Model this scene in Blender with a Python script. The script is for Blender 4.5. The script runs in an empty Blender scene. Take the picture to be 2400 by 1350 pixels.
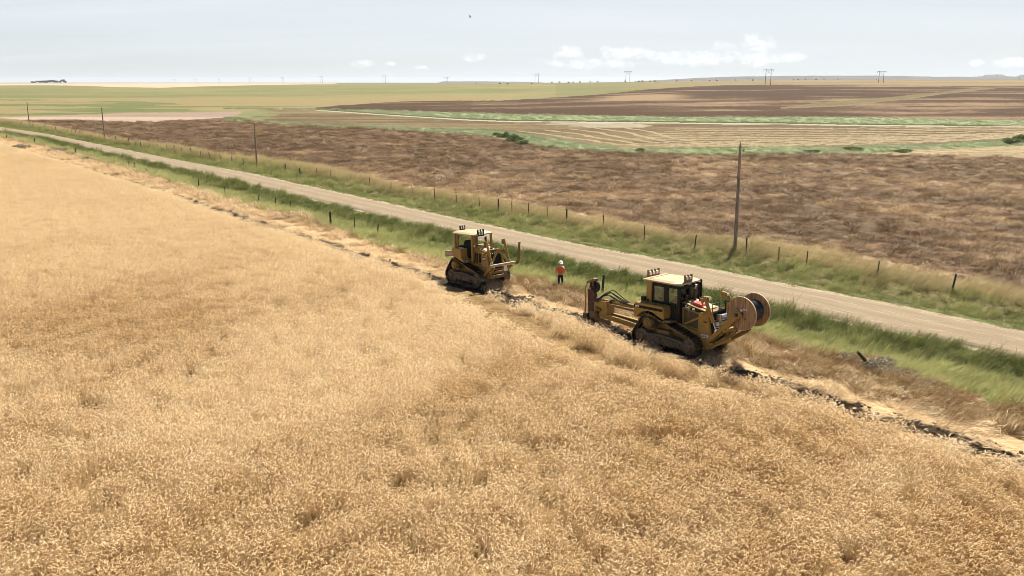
import bpy, bmesh, math, random
import numpy as np
from mathutils import Vector, Matrix
sc = bpy.context.scene
D = bpy.data
R = math.radians
# ------------------------------------------------------------------ camera
CAM_H, F = 12.8, 2000.0                     # drone height; focal length in pixels of the 2400 px wide photograph
TH = math.atan(482.0/F); S, C = math.sin(TH), math.cos(TH)
cam = D.objects.new("camera", D.cameras.new("camera")); sc.collection.objects.link(cam)
cam.location = (0, 0, CAM_H); cam.rotation_euler = (math.pi/2-TH, 0, 0)
cam.data.sensor_width = 36; cam.data.lens = 36*F/2400; cam.data.clip_start = .5; cam.data.clip_end = 60000
sc.camera = cam
# ------------------------------------------------------------------ world, sun, exposure
SUN_EL, SUN_AZ = R(56), R(28)
w = D.worlds.new("World"); sc.world = w; w.use_nodes = True
nt = w.node_tree; nt.nodes.clear()
def N(nt, t, **k):
    n = nt.nodes.new(t)
    for a, b in k.items():
        if a in n.inputs and not hasattr(n, a): n.inputs[a].default_value = b
        else: setattr(n, a, b)
    return n
def lk(nt, a, b): nt.links.new(a, b)
def mixc(nt, fac, a, b, blend='MIX'):
    m = nt.nodes.new("ShaderNodeMix"); m.data_type = 'RGBA'; m.blend_type = blend
    for s, v in ((m.inputs[0], fac), (m.inputs[6], a), (m.inputs[7], b)):
        if isinstance(v, bpy.types.NodeSocket): lk(nt, v, s)
        elif isinstance(v, (int, float)): s.default_value = v
        else: s.default_value = (*v, 1) if len(v) == 3 else v
    return m.outputs[2]
def mth(nt, op, a, b=0.5, c=None, clamp=False):
    m = nt.nodes.new("ShaderNodeMath"); m.operation = op; m.use_clamp = clamp
    for s, v in zip(m.inputs, (a, b, c)):
        if v is None: continue
        if isinstance(v, bpy.types.NodeSocket): lk(nt, v, s)
        else: s.default_value = v
    return m.outputs[0]
def ramp(nt, fac, stops):
    r = nt.nodes.new("ShaderNodeValToRGB"); e = r.color_ramp.elements
    while len(e) < len(stops): e.new(.5)
    for k, (p, c) in enumerate(stops):
        e[k].position = p; e[k].color = (c, c, c, 1) if isinstance(c, (int, float)) else (*c, 1)
    if isinstance(fac, bpy.types.NodeSocket): lk(nt, fac, r.inputs[0])
    return r.outputs[0]
def noise(nt, vec, scale, detail=3, rough=.55, dist=0, out=0):
    n = nt.nodes.new("ShaderNodeTexNoise"); n.inputs['Scale'].default_value = scale; n.inputs['Detail'].default_value = detail
    n.inputs['Roughness'].default_value = rough; n.inputs['Distortion'].default_value = dist
    if vec is not None: lk(nt, vec, n.inputs['Vector'])
    return n.outputs[out]
def mapv(nt, vec, scale=(1, 1, 1), loc=(0, 0, 0), rot=(0, 0, 0)):
    m = nt.nodes.new("ShaderNodeMapping"); m.inputs['Scale'].default_value = scale
    m.inputs['Location'].default_value = loc; m.inputs['Rotation'].default_value = rot
    lk(nt, vec, m.inputs['Vector']); return m.outputs[0]
sky = N(nt, "ShaderNodeTexSky"); sky.sky_type = 'NISHITA'; sky.sun_disc = False
sky.sun_elevation = SUN_EL; sky.sun_rotation = SUN_AZ; sky.altitude = 900; sky.air_density = 1.0; sky.dust_density = 1.6; sky.ozone_density = 1.0
tc = N(nt, "ShaderNodeTexCoord"); gen = tc.outputs['Generated']
sep = N(nt, "ShaderNodeSeparateXYZ"); lk(nt, gen, sep.inputs[0])
# high thin cloud layer: noise on the plane the direction meets overhead
zz = mth(nt, 'ADD', mth(nt, 'MAXIMUM', sep.outputs[2], 0.0), 0.09)
comb = N(nt, "ShaderNodeCombineXYZ")
lk(nt, mth(nt, 'DIVIDE', sep.outputs[0], zz), comb.inputs[0]); lk(nt, mth(nt, 'DIVIDE', sep.outputs[1], zz), comb.inputs[1])
veil = ramp(nt, noise(nt, mapv(nt, comb.outputs[0], (.16, .62, 1), (3.1, 1.7, 0), (0, 0, R(12))), 1.1, 6, .52, .4), [(.3, .5), (.68, .97)])
# low cumulus far off: azimuth / elevation coordinates
az = mth(nt, 'ARCTAN2', sep.outputs[0], sep.outputs[1]); el = mth(nt, 'ARCSINE', sep.outputs[2])
ce = N(nt, "ShaderNodeCombineXYZ"); lk(nt, az, ce.inputs[0]); lk(nt, el, ce.inputs[1])
puff = noise(nt, mapv(nt, ce.outputs[0], (1, 1.5, 1)), 46, 7, .6, .25)
def blob(a0, e0, wa, we):
    da = mth(nt, 'DIVIDE', mth(nt, 'SUBTRACT', az, a0), wa); de = mth(nt, 'DIVIDE', mth(nt, 'SUBTRACT', el, e0), we)
    r2 = mth(nt, 'ADD', mth(nt, 'MULTIPLY', da, da), mth(nt, 'MULTIPLY', de, de))
    return mth(nt, 'SUBTRACT', 1.0, r2)
def sd(x, y):       # azimuth, elevation of a photograph point
    d = Vector(((x-1200)/F, C-(y-675)/F*S, -(S+(y-675)/F*C))).normalized()
    return math.atan2(d.x, d.y), math.asin(d.z)
cl = None
for x, y, wx, wy in [(1772, 116, 48, 40), (1700, 122, 60, 24), (1640, 132, 70, 22), (1820, 134, 80, 14), (1560, 134, 90, 16), (1455, 124, 70, 18), (1330, 122, 44, 20),
                     (1116, 133, 30, 12), (851, 150, 28, 12), (914, 150, 16, 6), (985, 158, 18, 5), (2375, 148, 60, 12), (2290, 148, 26, 8), (1390, 150, 120, 14)]:
    a0, e0 = sd(x, y); b = blob(a0, e0, wx/F*.97, wy/F*.97)
    cl = b if cl is None else mth(nt, 'MAXIMUM', cl, b)
dens = mth(nt, 'ADD', mth(nt, 'MULTIPLY', cl, .8), mth(nt, 'MULTIPLY', mth(nt, 'SUBTRACT', puff, .54), 3.0))
cmask = ramp(nt, dens, [(.0, 0.0), (.85, .85)])
puff2 = noise(nt, mapv(nt, ce.outputs[0], (1, 1.5, 1), (-.0035, -.005, 0)), 46, 5, .6, .25)
lit = mth(nt, 'ADD', mth(nt, 'MULTIPLY', mth(nt, 'SUBTRACT', puff, puff2), 2.2), .52, clamp=True)
ccol = mixc(nt, lit, (8.6, 9.2, 9.7), (12.8, 12.9, 12.9))
low = mth(nt, 'SUBTRACT', 1.0, mth(nt, 'MULTIPLY', mth(nt, 'SUBTRACT', sep.outputs[2], .13), 4.0), clamp=True)
skyc = mixc(nt, mth(nt, 'MULTIPLY', veil, low), sky.outputs[0], (8.7, 9.15, 9.7))
hz = mth(nt, 'SUBTRACT', 1.0, mth(nt, 'MULTIPLY', mth(nt, 'MAXIMUM', sep.outputs[2], 0.0), 11.0), clamp=True)
skyc = mixc(nt, mth(nt, 'MULTIPLY', hz, .5), skyc, (7.9, 8.75, 9.05))
final = mixc(nt, cmask, skyc, ccol)
bg = N(nt, "ShaderNodeBackground"); lk(nt, final, bg.inputs[0]); bg.inputs[1].default_value = .0495
out = N(nt, "ShaderNodeOutputWorld"); lk(nt, bg.outputs[0], out.inputs[0])
sun = D.objects.new("sun", D.lights.new("sun", 'SUN')); sc.collection.objects.link(sun)
sun.data.energy = 5.0; sun.data.angle = R(.55); sun.data.color = (1, .935, .83)
sdir = Vector((math.sin(SUN_AZ)*math.cos(SUN_EL), math.cos(SUN_AZ)*math.cos(SUN_EL), math.sin(SUN_EL)))
sun.rotation_euler = sdir.to_track_quat('Z', 'Y').to_euler(); sun.location = (0, 0, 60)
sc.view_settings.view_transform = 'Standard'; sc.view_settings.look = 'None'; sc.view_settings.exposure = 0.98; sc.view_settings.gamma = 1
sc.cycles.max_bounces = 6; sc.cycles.diffuse_bounces = 3; sc.cycles.glossy_bounces = 2; sc.cycles.transmission_bounces = 4
sc.cycles.transparent_max_bounces = 8; sc.cycles.volume_bounces = 0; sc.cycles.caustics_reflective = False; sc.cycles.caustics_refractive = False
sc.cycles.use_denoising = True; sc.cycles.denoiser = 'OPENIMAGEDENOISE'; sc.cycles.denoising_input_passes = 'RGB_ALBEDO_NORMAL'; sc.cycles.denoising_prefilter = 'ACCURATE'; sc.render.film_transparent = False; sc.cycles.sample_clamp_indirect = 4
sc.cycles.filter_width = .85; sc.cycles.use_adaptive_sampling = True; sc.cycles.adaptive_threshold = .02
rng = np.random.default_rng(7); random.seed(7)
# ------------------------------------------------------------------ terrain
TC = (np.array([-800, 0, 600, 1200, 1500, 1800, 2100, 2400, 3200])-1200)/F
TY = np.array([1, 300, 430, 600, 850, 1110, 1450, 1900, 2700, 3800, 14000.])
TT = np.array([[0]*9, [0]*9, [0, 0, .2, .4, .8, 1.2, 1.2, 1.2, 1.2], [1.2, 1.2, 1.3, 2.1, 4.2, 5.5, 4.7, 4.3, 4],
    [4.2, 4.2, 4.2, 5, 8.5, 10.6, 9.8, 9.8, 9.5], [7.6, 7.6, 7.2, 8.2, 12, 14.6, 13.8, 13.6, 13], [6.8, 6.8, 8, 10.5, 15, 17.5, 17.8, 18, 18],
    [7.6, 7.6, 9.3, 10, 12.5, 14, 16, 17, 17], [10.2, 10.2, 11.2, 8, 8, 10, 12, 12, 12], [11.5, 11.5, 11.2, 7, 6, 8, 10, 10, 10], [9]*9])
_ly = np.linspace(math.log(20), math.log(14000), 260); _uu = np.linspace(-1.3, 1.3, 121)
_t1 = np.array([[np.interp(math.exp(l), TY, TT[:, k]) for k in range(9)] for l in _ly])
_t2 = np.array([np.interp(_uu, TC, r) for r in _t1])
def _blur(a, s, ax):
    k = np.exp(-.5*(np.arange(-3*s, 3*s+1)/s)**2); k /= k.sum()
    return np.apply_along_axis(lambda v: np.convolve(np.pad(v, 3*s, mode='edge'), k, 'valid'), ax, a)
_t2 = _blur(_blur(_t2, 4, 0), 5, 1)
def vnoise(x, y, seed=0):      # smooth value noise
    xi = np.floor(x).astype(np.int64); yi = np.floor(y).astype(np.int64); fx = x-xi; fy = y-yi
    fx = fx*fx*(3-2*fx); fy = fy*fy*(3-2*fy)
    def h(a, b):
        n = (a*374761393+b*668265263+seed*1442695041) & 0x7fffffff
        n = ((n ^ (n >> 13))*1274126177) & 0x7fffffff
        return ((n ^ (n >> 16)) & 0xffff)/65535.0
    return (h(xi, yi)*(1-fx)+h(xi+1, yi)*fx)*(1-fy)+(h(xi, yi+1)*(1-fx)+h(xi+1, yi+1)*fx)*fy
def fbm(x, y, seed=0, o=3):
    x = np.asarray(x, float); y = np.asarray(y, float); s = 0; a = .5; t = 0
    for k in range(o): s = s+a*vnoise(x*2**k+k*17.3, y*2**k-k*9.1, seed+k); t += a; a *= .5
    return s/t
# ---- lines of the place, digitised as points of the photograph and laid on the ground
def flat(px, py, z=0.0):
    a = (px-1200)/F; t = (py-675)/F; s = (CAM_H-z)/(S+t*C)
    return s*a, s*(C-t*S)
class Line:                    # X as a function of Y
    def __init__(s, pts, z=0.0):
        p = sorted([flat(x, y, z)[::-1] for x, y in pts]); s.y = np.array([a for a, b in p]); s.x = np.array([b for a, b in p])
        s.m0 = (s.x[1]-s.x[0])/(s.y[1]-s.y[0]); k = -3; s.m1 = (s.x[-1]-s.x[k])/(s.y[-1]-s.y[k])
    def __call__(s, Y):
        Y = np.asarray(Y, float); r = np.interp(Y, s.y, s.x)
        r = np.where(Y < s.y[0], s.x[0]+s.m0*(Y-s.y[0]), r); return np.where(Y > s.y[-1], s.x[-1]+s.m1*(Y-s.y[-1]), r)
FUR = Line([(-300, 285), (0, 333), (95, 362), (157, 381), (208, 395), (255, 410), (342, 435), (400, 452), (447, 468), (510, 488), (567, 505), (613, 522), (700, 545), (747, 560), (817, 583),
            (1000, 641), (1165, 683), (1225, 709), (1325, 733), (1378, 747), (1500, 790), (1640, 846), (1720, 866), (1800, 889), (1900, 920), (2000, 952), (2100, 981), (2200, 1008), (2300, 1040), (2400, 1072)], .25)
GRS = Line([(-300, 278), (0, 322), (150, 355), (250, 385), (350, 416), (480, 455), (600, 490), (700, 510), (800, 545), (900, 582), (1000, 607), (1100, 632), (1250, 655), (1330, 682), (1450, 712),
            (1600, 745), (1756, 785), (1819, 803), (1900, 825), (2030, 850), (2155, 893), (2262, 930), (2400, 968)])
RDN = Line([(-500, 245), (0, 308), (100, 323), (250, 360), (400, 390), (500, 415), (600, 437), (700, 460), (1000, 530), (1175, 572), (1291, 598), (1496, 644), (1800, 711), (2013, 762), (2155, 787), (2400, 842)])
RDF = Line([(-500, 242), (0, 298), (100, 312), (285, 349), (410, 374), (600, 409), (833, 460), (1000, 497), (1175, 535), (1350, 572), (1525, 604), (1700, 638), (1800, 659), (2084, 712), (2400, 778)])
BRN = Line([(-500, 236), (0, 281), (100, 296), (250, 327), (400, 346), (500, 365), (600, 377), (700, 389), (900, 430), (1000, 450), (1146, 468), (1291, 499), (1437, 526), (1583, 552), (1759, 567), (1900, 595), (2072, 626), (2275, 673), (2400, 692)])
def perp(line, X, Y): return (X-line(Y))*.77
def hgt(X, Y):
    X = np.asarray(X, float); Y = np.asarray(Y, float); Yc = np.clip(Y, 20, 14000); u = np.clip(X/np.maximum(Yc, 20), -1.29, 1.29)
    a = (np.log(Yc)-_ly[0])/(_ly[1]-_ly[0]); b = (u-_uu[0])/(_uu[1]-_uu[0])
    i = np.clip(a.astype(int), 0, len(_ly)-2); j = np.clip(b.astype(int), 0, len(_uu)-2); a = np.clip(a-i, 0, 1); b = b-j
    h = (_t2[i, j]*(1-b)+_t2[i, j+1]*b)*(1-a)+(_t2[i+1, j]*(1-b)+_t2[i+1, j+1]*b)*a
    near = np.clip((330-Y)/60, 0, 1)
    g, rn, rf, br, fu = GRS(Y), RDN(Y), RDF(Y), BRN(Y), FUR(Y)
    t = np.clip((X-g)/np.maximum(rn-g, .1), 0, 1); h = h-near*.5*np.sin(math.pi*t)**2
    t = np.clip((X-rf)/np.maximum((br-rf)*.7, .1), 0, 1); h = h-near*.45*np.sin(math.pi*t)**2
    h = h-near*.06*((X > rn) & (X < rf))
    d = (X-fu)*.77
    h = h-np.clip((120-Y)/30, 0, 1)*.28*np.exp(-((d-.2)/.4)**2)
    fm = np.clip((X-br)/6, 0, 1)*near
    h = h+fm*(fbm(X/9, Y/9, 3)-.5)*.35
    h = h+np.clip((Y-300)/200, 0, 1)*(fbm(X/70, Y/70, 5)-.5)*1.2*np.clip((1500-Y)/600, .25, 1)
    return h
def gp(px, py):                # first meeting of the sight line with the terrain
    a = (px-1200)/F; t = (py-675)/F; d = np.array([a, C-t*S, -(S+t*C)])
    s = np.concatenate([np.arange(15, 300, .5), np.geomspace(300, 9000, 1500)])
    P = d[None]*s[:, None]; z = CAM_H+P[:, 2]; g = hgt(P[:, 0], P[:, 1]); k = np.argmax(z < g)
    if not (z < g).any(): return P[-1, 0], P[-1, 1]
    if k == 0: k = 1
    q = (z[k-1]-g[k-1])/((z[k-1]-g[k-1])-(z[k]-g[k])+1e-9); p = P[k-1]+(P[k]-P[k-1])*q
    return p[0], p[1]
class Far:                     # distance as a function of bearing
    def __init__(s, pts):
        xs = [p[0] for p in pts]; ys = [p[1] for p in pts]; X = np.arange(xs[0], xs[-1]+1, 12)
        q = [gp(x, y) for x, y in zip(X, np.interp(X, xs, ys))]
        s.u = np.array([a/b for a, b in q]); s.Y = np.array([b for a, b in q])
    def __call__(s, u): return np.interp(u, s.u, s.Y)
LA = Far([(-400, 200), (0, 200), (100, 199.5), (200, 201), (270, 204), (380, 205.5), (470, 202.5), (600, 199.6), (700, 198), (800, 197.2), (1000, 197)])
LC1 = Far([(740, 252), (800, 247), (900, 240), (1000, 236.5), (1100, 236), (1200, 234.5), (1400, 222), (1500, 211), (1600, 204), (1700, 199.5), (1800, 198.5), (2000, 199.5), (2200, 202), (2400, 201), (2900, 205)])
LC2 = Far([(740, 255), (800, 257), (900, 259), (1000, 262), (1200, 267), (1400, 271), (1600, 274), (1800, 274), (2000, 275), (2200, 279), (2400, 283), (2900, 292)])
LD = Far([(740, 257), (800, 261), (900, 268), (1000, 274), (1100, 280), (1200, 283.5), (1500, 286), (1800, 289), (2000, 292), (2400, 296), (2900, 305)])
LS1 = Far([(560, 276), (600, 285), (700, 289), (800, 293), (900, 297), (1000, 301), (1140, 303), (1200, 310), (1300, 325), (1400, 341), (1500, 347), (1700, 346), (1850, 344), (2000, 344), (2200, 338), (2400, 325), (2900, 305)])
LS2 = Far([(540, 281), (620, 288), (700, 294), (800, 299), (900, 303), (1000, 309), (1110, 316), (1160, 324), (1220, 336), (1300, 348), (1400, 355), (1600, 361), (1750, 363), (1900, 361), (2060, 360), (2150, 353), (2400, 341), (2900, 322)])
LE2 = Far([(2040, 361), (2150, 364), (2300, 368), (2400, 371), (2900, 385)])
LG = Far([(-600, 285), (0, 271), (170, 270), (300, 263), (560, 260), (740, 254)])
LF1 = Far([(-600, 287), (0, 273), (170, 271), (300, 265), (480, 262), (575, 262)])
LF2 = Far([(-600, 300), (0, 281), (170, 280), (250, 285), (380, 285), (530, 275), (575, 264)])
LB1 = Far([(1830, 251), (1930, 240), (2100, 226), (2200, 216), (2260, 208), (2340, 204.5)]); LB2 = Far([(1830, 253), (1980, 246), (2120, 231), (2250, 214), (2340, 205.5)])
# ------------------------------------------------------------------ helpers for objects
def link(o, parent=None):
    sc.collection.objects.link(o)
    if parent is not None: o.parent = parent
    return o
def tag(o, label=None, cat=None, group=None, kind=None):
    for k, v in (('label', label), ('category', cat), ('group', group), ('kind', kind)):
        if v: o[k] = v
    return o
def empty(name, loc=(0, 0, 0), rot=(0, 0, 0)):
    o = D.objects.new(name, None); o.location = loc; o.rotation_euler = rot; o.empty_display_size = .2; return link(o)
def mesh_np(name, V, Fc, smooth=False):
    m = D.meshes.new(name); V = np.asarray(V, np.float32); Fc = np.asarray(Fc, np.int32); n = Fc.shape[1]
    m.vertices.add(len(V)); m.vertices.foreach_set('co', V.ravel()); m.loops.add(Fc.size); m.loops.foreach_set('vertex_index', Fc.ravel())
    m.polygons.add(len(Fc)); m.polygons.foreach_set('loop_start', np.arange(0, Fc.size, n, dtype=np.int32)); m.polygons.foreach_set('loop_total', np.full(len(Fc), n, np.int32))
    if smooth: m.polygons.foreach_set('use_smooth', np.ones(len(Fc), bool))
    m.update(calc_edges=True); return m
def newmat(name):
    m = D.materials.new(name); m.use_nodes = True; t = m.node_tree; t.nodes.clear()
    o = N(t, "ShaderNodeOutputMaterial"); return m, t, o
def pmat(name, col, rough=.6, metal=0, var=.25, scale=6, dirt=None, dirtamt=.4, bump=0, spec=.4, stretch=(1, 1, 1), coord='Object'):
    m, t, o = newmat(name); b = N(t, "ShaderNodeBsdfPrincipled"); c = N(t, "ShaderNodeTexCoord").outputs[coord]
    v = mapv(t, c, stretch); n = noise(t, v, scale, 5, .6)
    lo = tuple(x*(1-var) for x in col); hi = tuple(min(x*(1+var), .95) for x in col); cc = mixc(t, ramp(t, n, [(.3, 0.), (.7, 1.)]), lo, hi)
    if dirt:
        n2 = noise(t, mapv(t, c, stretch, (5, 2, 1)), scale*.6, 7, .68, .5)
        cc = mixc(t, mth(t, 'MULTIPLY', ramp(t, n2, [(.42, 0.), (.68, 1.)]), dirtamt), cc, dirt)
        lk(t, mth(t, 'ADD', mth(t, 'MULTIPLY', n2, .3), rough-.12, clamp=True), b.inputs['Roughness'])
    else: b.inputs['Roughness'].default_value = rough
    lk(t, cc, b.inputs['Base Color']); b.inputs['Metallic'].default_value = metal; b.inputs['Specular IOR Level'].default_value = spec
    if bump:
        bp = N(t, "ShaderNodeBump"); bp.inputs['Strength'].default_value = bump; bp.inputs['Distance'].default_value = .02; lk(t, n, bp.inputs['Height']); lk(t, bp.outputs[0], b.inputs['Normal'])
    lk(t, b.outputs[0], o.inputs[0]); return m
class MB:
    def __init__(s): s.bm = bmesh.new()
    def _add(s, vs, fs):
        v = [s.bm.verts.new(p) for p in vs]
        for f in fs:
            try: s.bm.faces.new([v[i] for i in f])
            except ValueError: pass
        return s
    def box(s, x0, x1, y0, y1, z0, z1):
        return s._add([(x, y, z) for x in (x0, x1) for y in (y0, y1) for z in (z0, z1)], [(0, 1, 3, 2), (4, 6, 7, 5), (0, 4, 5, 1), (2, 3, 7, 6), (0, 2, 6, 4), (1, 5, 7, 3)])
    def bar(s, a, b, w, h=None, up=(0, 0, 1)):
        a, b = Vector(a), Vector(b); h = h or w; d = (b-a).normalized(); u = Vector(up)
        if abs(d.dot(u)) > .98: u = Vector((1, 0, 0))
        r = d.cross(u).normalized(); u = r.cross(d)
        P = [p+r*(i*w/2)+u*(j*h/2) for p in (a, b) for i in (-1, 1) for j in (-1, 1)]
        return s._add(P, [(0, 1, 3, 2), (4, 6, 7, 5), (0, 4, 5, 1), (2, 3, 7, 6), (0, 2, 6, 4), (1, 5, 7, 3)])
    def cyl(s, a, b, r, r2=None, n=20, cap=True):
        a, b = Vector(a), Vector(b); r2 = r if r2 is None else r2; d = (b-a).normalized(); u = Vector((0, 0, 1)) if abs(d.z) < .9 else Vector((1, 0, 0))
        x = d.cross(u).normalized(); y = d.cross(x)
        P = [p+x*(q*math.cos(2*math.pi*k/n))+y*(q*math.sin(2*math.pi*k/n)) for p, q in ((a, r), (b, r2)) for k in range(n)]
        fs = [(k, (k+1) % n, n+(k+1) % n, n+k) for k in range(n)]
        if cap: fs += [tuple(range(n))[::-1], tuple(range(n, 2*n))]
        return s._add(P, fs)
    def tube(s, pts, r, n=7):
        pts = [Vector(p) for p in pts]; rs = r if isinstance(r, (list, tuple)) else [r]*len(pts); P = []; x0 = None
        for k, p in enumerate(pts):
            d = (pts[min(k+1, len(pts)-1)]-pts[max(k-1, 0)]).normalized()
            if x0 is None: x0 = d.cross(Vector((0, 0, 1)) if abs(d.z) < .9 else Vector((1, 0, 0))).normalized()
            x0 = (x0-d*x0.dot(d)).normalized(); y = d.cross(x0)
            P += [p+x0*(rs[k]*math.cos(2*math.pi*q/n))+y*(rs[k]*math.sin(2*math.pi*q/n)) for q in range(n)]
        fs = [(k*n+q, k*n+(q+1) % n, (k+1)*n+(q+1) % n, (k+1)*n+q) for k in range(len(pts)-1) for q in range(n)]
        return s._add(P, fs+[tuple(range(n))[::-1], tuple(range((len(pts)-1)*n, len(pts)*n))])
    def prism(s, prof, y0, y1):       # profile in x,z
        n = len(prof); P = [(x, y, z) for y in (y0, y1) for x, z in prof]
        return s._add(P, [tuple(range(n)), tuple(range(2*n-1, n-1, -1))]+[((k+1) % n, k, n+k, n+(k+1) % n) for k in range(n)])
    def build(s, name, m, parent=None, bevel=0, smooth=False, loc=(0, 0, 0)):
        bmesh.ops.recalc_face_normals(s.bm, faces=s.bm.faces); me = D.meshes.new(name); s.bm.to_mesh(me); s.bm.free()
        me.materials.append(m); o = D.objects.new(name, me); o.location = loc; link(o, parent)
        if smooth:
            for p in me.polygons: p.use_smooth = True
            me.set_sharp_from_angle(angle=R(35))
        if bevel:
            b = o.modifiers.new("b", 'BEVEL'); b.width = bevel; b.segments = 2; b.limit_method = 'ANGLE'; b.angle_limit = R(35)
        return o
# ------------------------------------------------------------------ ground sheet: one mesh to the horizon, field colours stored on it
def ss(x, a, b): t = np.clip((x-a)/(b-a), 0, 1); return t*t*(3-2*t)
ys = [-14.0]
while ys[-1] < 20: ys.append(ys[-1]+1.2)
k = 1/ys[-1]
while 1/k < 170: k -= 1/13500.0; ys.append(1/k)
while ys[-1] < 1600: ys.append(ys[-1]*1.0085)
while ys[-1] < 12500: ys.append(ys[-1]*1.035)
GY = np.array(ys); gu = np.concatenate([np.linspace(-1.25, -.68, 60)[:-1], np.linspace(-.68, .68, 1000), np.linspace(.68, 1.25, 60)[1:]])
YY = np.repeat(GY[:, None], len(gu), 1); XX = gu[None]*(YY+16)
HH = hgt(XX, YY)
def dend(X, Y): return np.interp(Y, [20, 45, 52, 60, 80, 120, 150, 165], [1.0, 1.05, 1.1, .85, .9, .9, .4, .0])*(.40+1.1*fbm(X*.9, Y*.9, 77, 4))
def paint(X, Y):
    n = X.size; ca = np.zeros((n, 3)); cb = np.zeros((n, 3)); bias = np.zeros(n)+.0
    jit = (fbm(X*1.1, Y*1.1, 21, 4)-.5)*1.6
    u = X/np.maximum(Y, 5); jf = 1+(fbm(X/7, Y/7, 31, 3)-.5)*.035; Yj = Y*jf; Y0 = Y; Yk = Y*(1+(fbm(X/20, Y/20, 33, 3)-.5)*.028)
    def put(m, a, b, bi=0.0):
        ca[m] = a; cb[m] = b; bias[m] = bi
    put(np.ones(n, bool), (.085, .048, .026), (.26, .165, .09), -.05)
    f = FUR(Y); g = GRS(Y); rn = RDN(Y); rf = RDF(Y); br = BRN(Y)
    # far fields, nearer ones painted last
    fld = (X > br) | (Y > 300)
    m = fld & (Yk > np.where(u < LF1.u[-1], LF2(u), np.where(u < LS2.u[0], 290, LS2(u)))); put(m, (.175, .185, .068), (.29, .245, .105), .0); bias[m] += ((fbm(X/120, Y/60, 99, 4)-.5)*.3)[m]
    tan_ = fld & (Y > LG(u)) & (u < .0) & (Y < 640); put(tan_, (.19, .185, .07), (.30, .235, .105), .1)
    gp_ = fld & (Y > LG(u)) & (u < -.05) & (fbm(u*9, np.log(np.maximum(Y, 9))*16, 91, 3) > .46+np.clip(u+.42, 0, 1)*.9+np.clip((Y-430)/400, 0, 1)*.5); put(gp_, (.14, .16, .05), (.25, .235, .095), -.05)
    m = (Yj > LA(u)) & (u < -.2); put(m, (.33, .22, .14), (.45, .33, .23), .1)
    m = (Y > 2500) ; put(m, (.16, .14, .08), (.22, .18, .11))
    m = (u > .05) & (Yk > LC1(u)) & (Y < 2500); q = ss(u, .05, .32)[:, None]
    ca[m] = (np.array((.17, .175, .065))*(1-q)+np.array((.24, .175, .085))*q)[m]; cb[m] = (np.array((.24, .22, .09))*(1-q)+np.array((.33, .245, .125))*q)[m]
    u0 = LC1.u[0]
    m = fld & (u > u0) & (Yj < LC1(u)*1.0) & (Y > LC2(u)); put(m, (.078, .041, .017), (.31, .21, .115), -.13); bias[m] += ((fbm(X/85, Y/26, 97, 4)-.5)*.62)[m]
    q = ss(u, .30, .42); bias[m] += (.10*q)[m]
    q = np.exp(-((u-.15)/.045)**2-((np.log(np.maximum(Y, 9))-math.log(580))/.09)**2); bias[m] += (.5*q)[m]
    m = fld & (u > LB1.u[0]) & (u < LB1.u[-1]) & (Y < LB1(u)) & (Y > LB2(u)); put(m, (.13, .105, .04), (.24, .185, .085), 0)
    m = fld & (u > LB2.u[0]) & (u < LB2.u[-1]) & (Y < LB2(u)) & (Y > LB2(u)*.975); put(m, (.19, .13, .07), (.28, .20, .12), .0)
    m = fld & (u > u0) & (Yk < LC2(u)) & (Yk >= LD(u)); put(m, (.20, .25, .09), (.32, .36, .19), .05)
    m = fld & (u > u0) & (Y < LD(u)*1.03) & (Y >= LD(u)*.996); put(m, (.05, .08, .02), (.14, .18, .06), -.1)
    m = fld & (u > -.30) & (Y < LD(u)*.996) & (Y > LS1(u)) & (Y < np.where(u < u0, LG(u), 1e9)); put(m, (.125, .088, .038), (.27, .20, .10), -.03); bias[m] += ((fbm(X/40, Y/9, 101, 4)-.5)*.35)[m]
    m = fld & (u > -.28) & (Y < LD(u)*.996) & (Y > LD(u)*.972) & (u > u0); put(m, (.34, .27, .16), (.46, .40, .27), .3)
    q = np.exp(-((u-.10)/.065)**2)*np.exp(-((Y-LD(u)*.93)/14)**2); m = fld & (q > .42+(fbm(X/16, Y/5, 95, 3)-.5)*1.1) & (Y < LD(u)*.975) & (Y > LS1(u)); put(m, (.27, .22, .13), (.44, .39, .28), .02)
    m = fld & (u > -.33) & (u < -.285+(fbm(X/14, Y/14, 93, 3)-.5)*.16) & (Y < LG(u)) & (Y > LS2(u)*.98); put(m, (.15, .165, .06), (.25, .235, .105), .05)
    m = fld & (u > -.33) & (Yj < LS1(u)) & (Y > LS2(u)*(1+jit*.006)); put(m, (.13, .18, .055), (.28, .33, .15), .06)
    m = fld & (u > LE2.u[0]) & (Yj < LS2(u)) & (Y > LE2(u)); put(m, (.17, .12, .055), (.36, .28, .15), .05)
    m = fld & (u < LF1.u[-1]) & (Yj < LF1(u)) & (Yj > LF2(u)); put(m, (.27, .185, .125), (.36, .27, .20), .05)
    m = (X > br) & (X-br < 3+jit*2) & (Y < 330); put(m, (.22, .15, .075), (.38, .27, .16), .15)
    # the strips beside the road
    near = Y < 420
    put(near & (X <= br+jit) , (.10, .095, .032), (.21, .165, .075), .0)
    put(near & (X > rf+.4) & (X < rf+1.9+jit), (.07, .095, .026), (.13, .15, .05))
    put(near & (X <= rf+jit*.5+.3) & (X >= rn-.3-jit*.4), (.26, .20, .13), (.36, .285, .19), .1)
    put(near & (X < rn-.3-jit*.4) & (X > g+jit*.5-.3), (.08, .10, .03), (.17, .18, .06))
    put(near & (X <= g+jit) & (X > f), (.33, .215, .105), (.47, .33, .175), .1); put(near & (Y < 60) & (X <= g+jit) & ((X-f)*.77 > 2.1+jit*.4), (.12, .078, .034), (.23, .15, .07), 0)
    put(near & (X <= f-.1), (.16, .10, .042), (.30, .20, .09))
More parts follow.
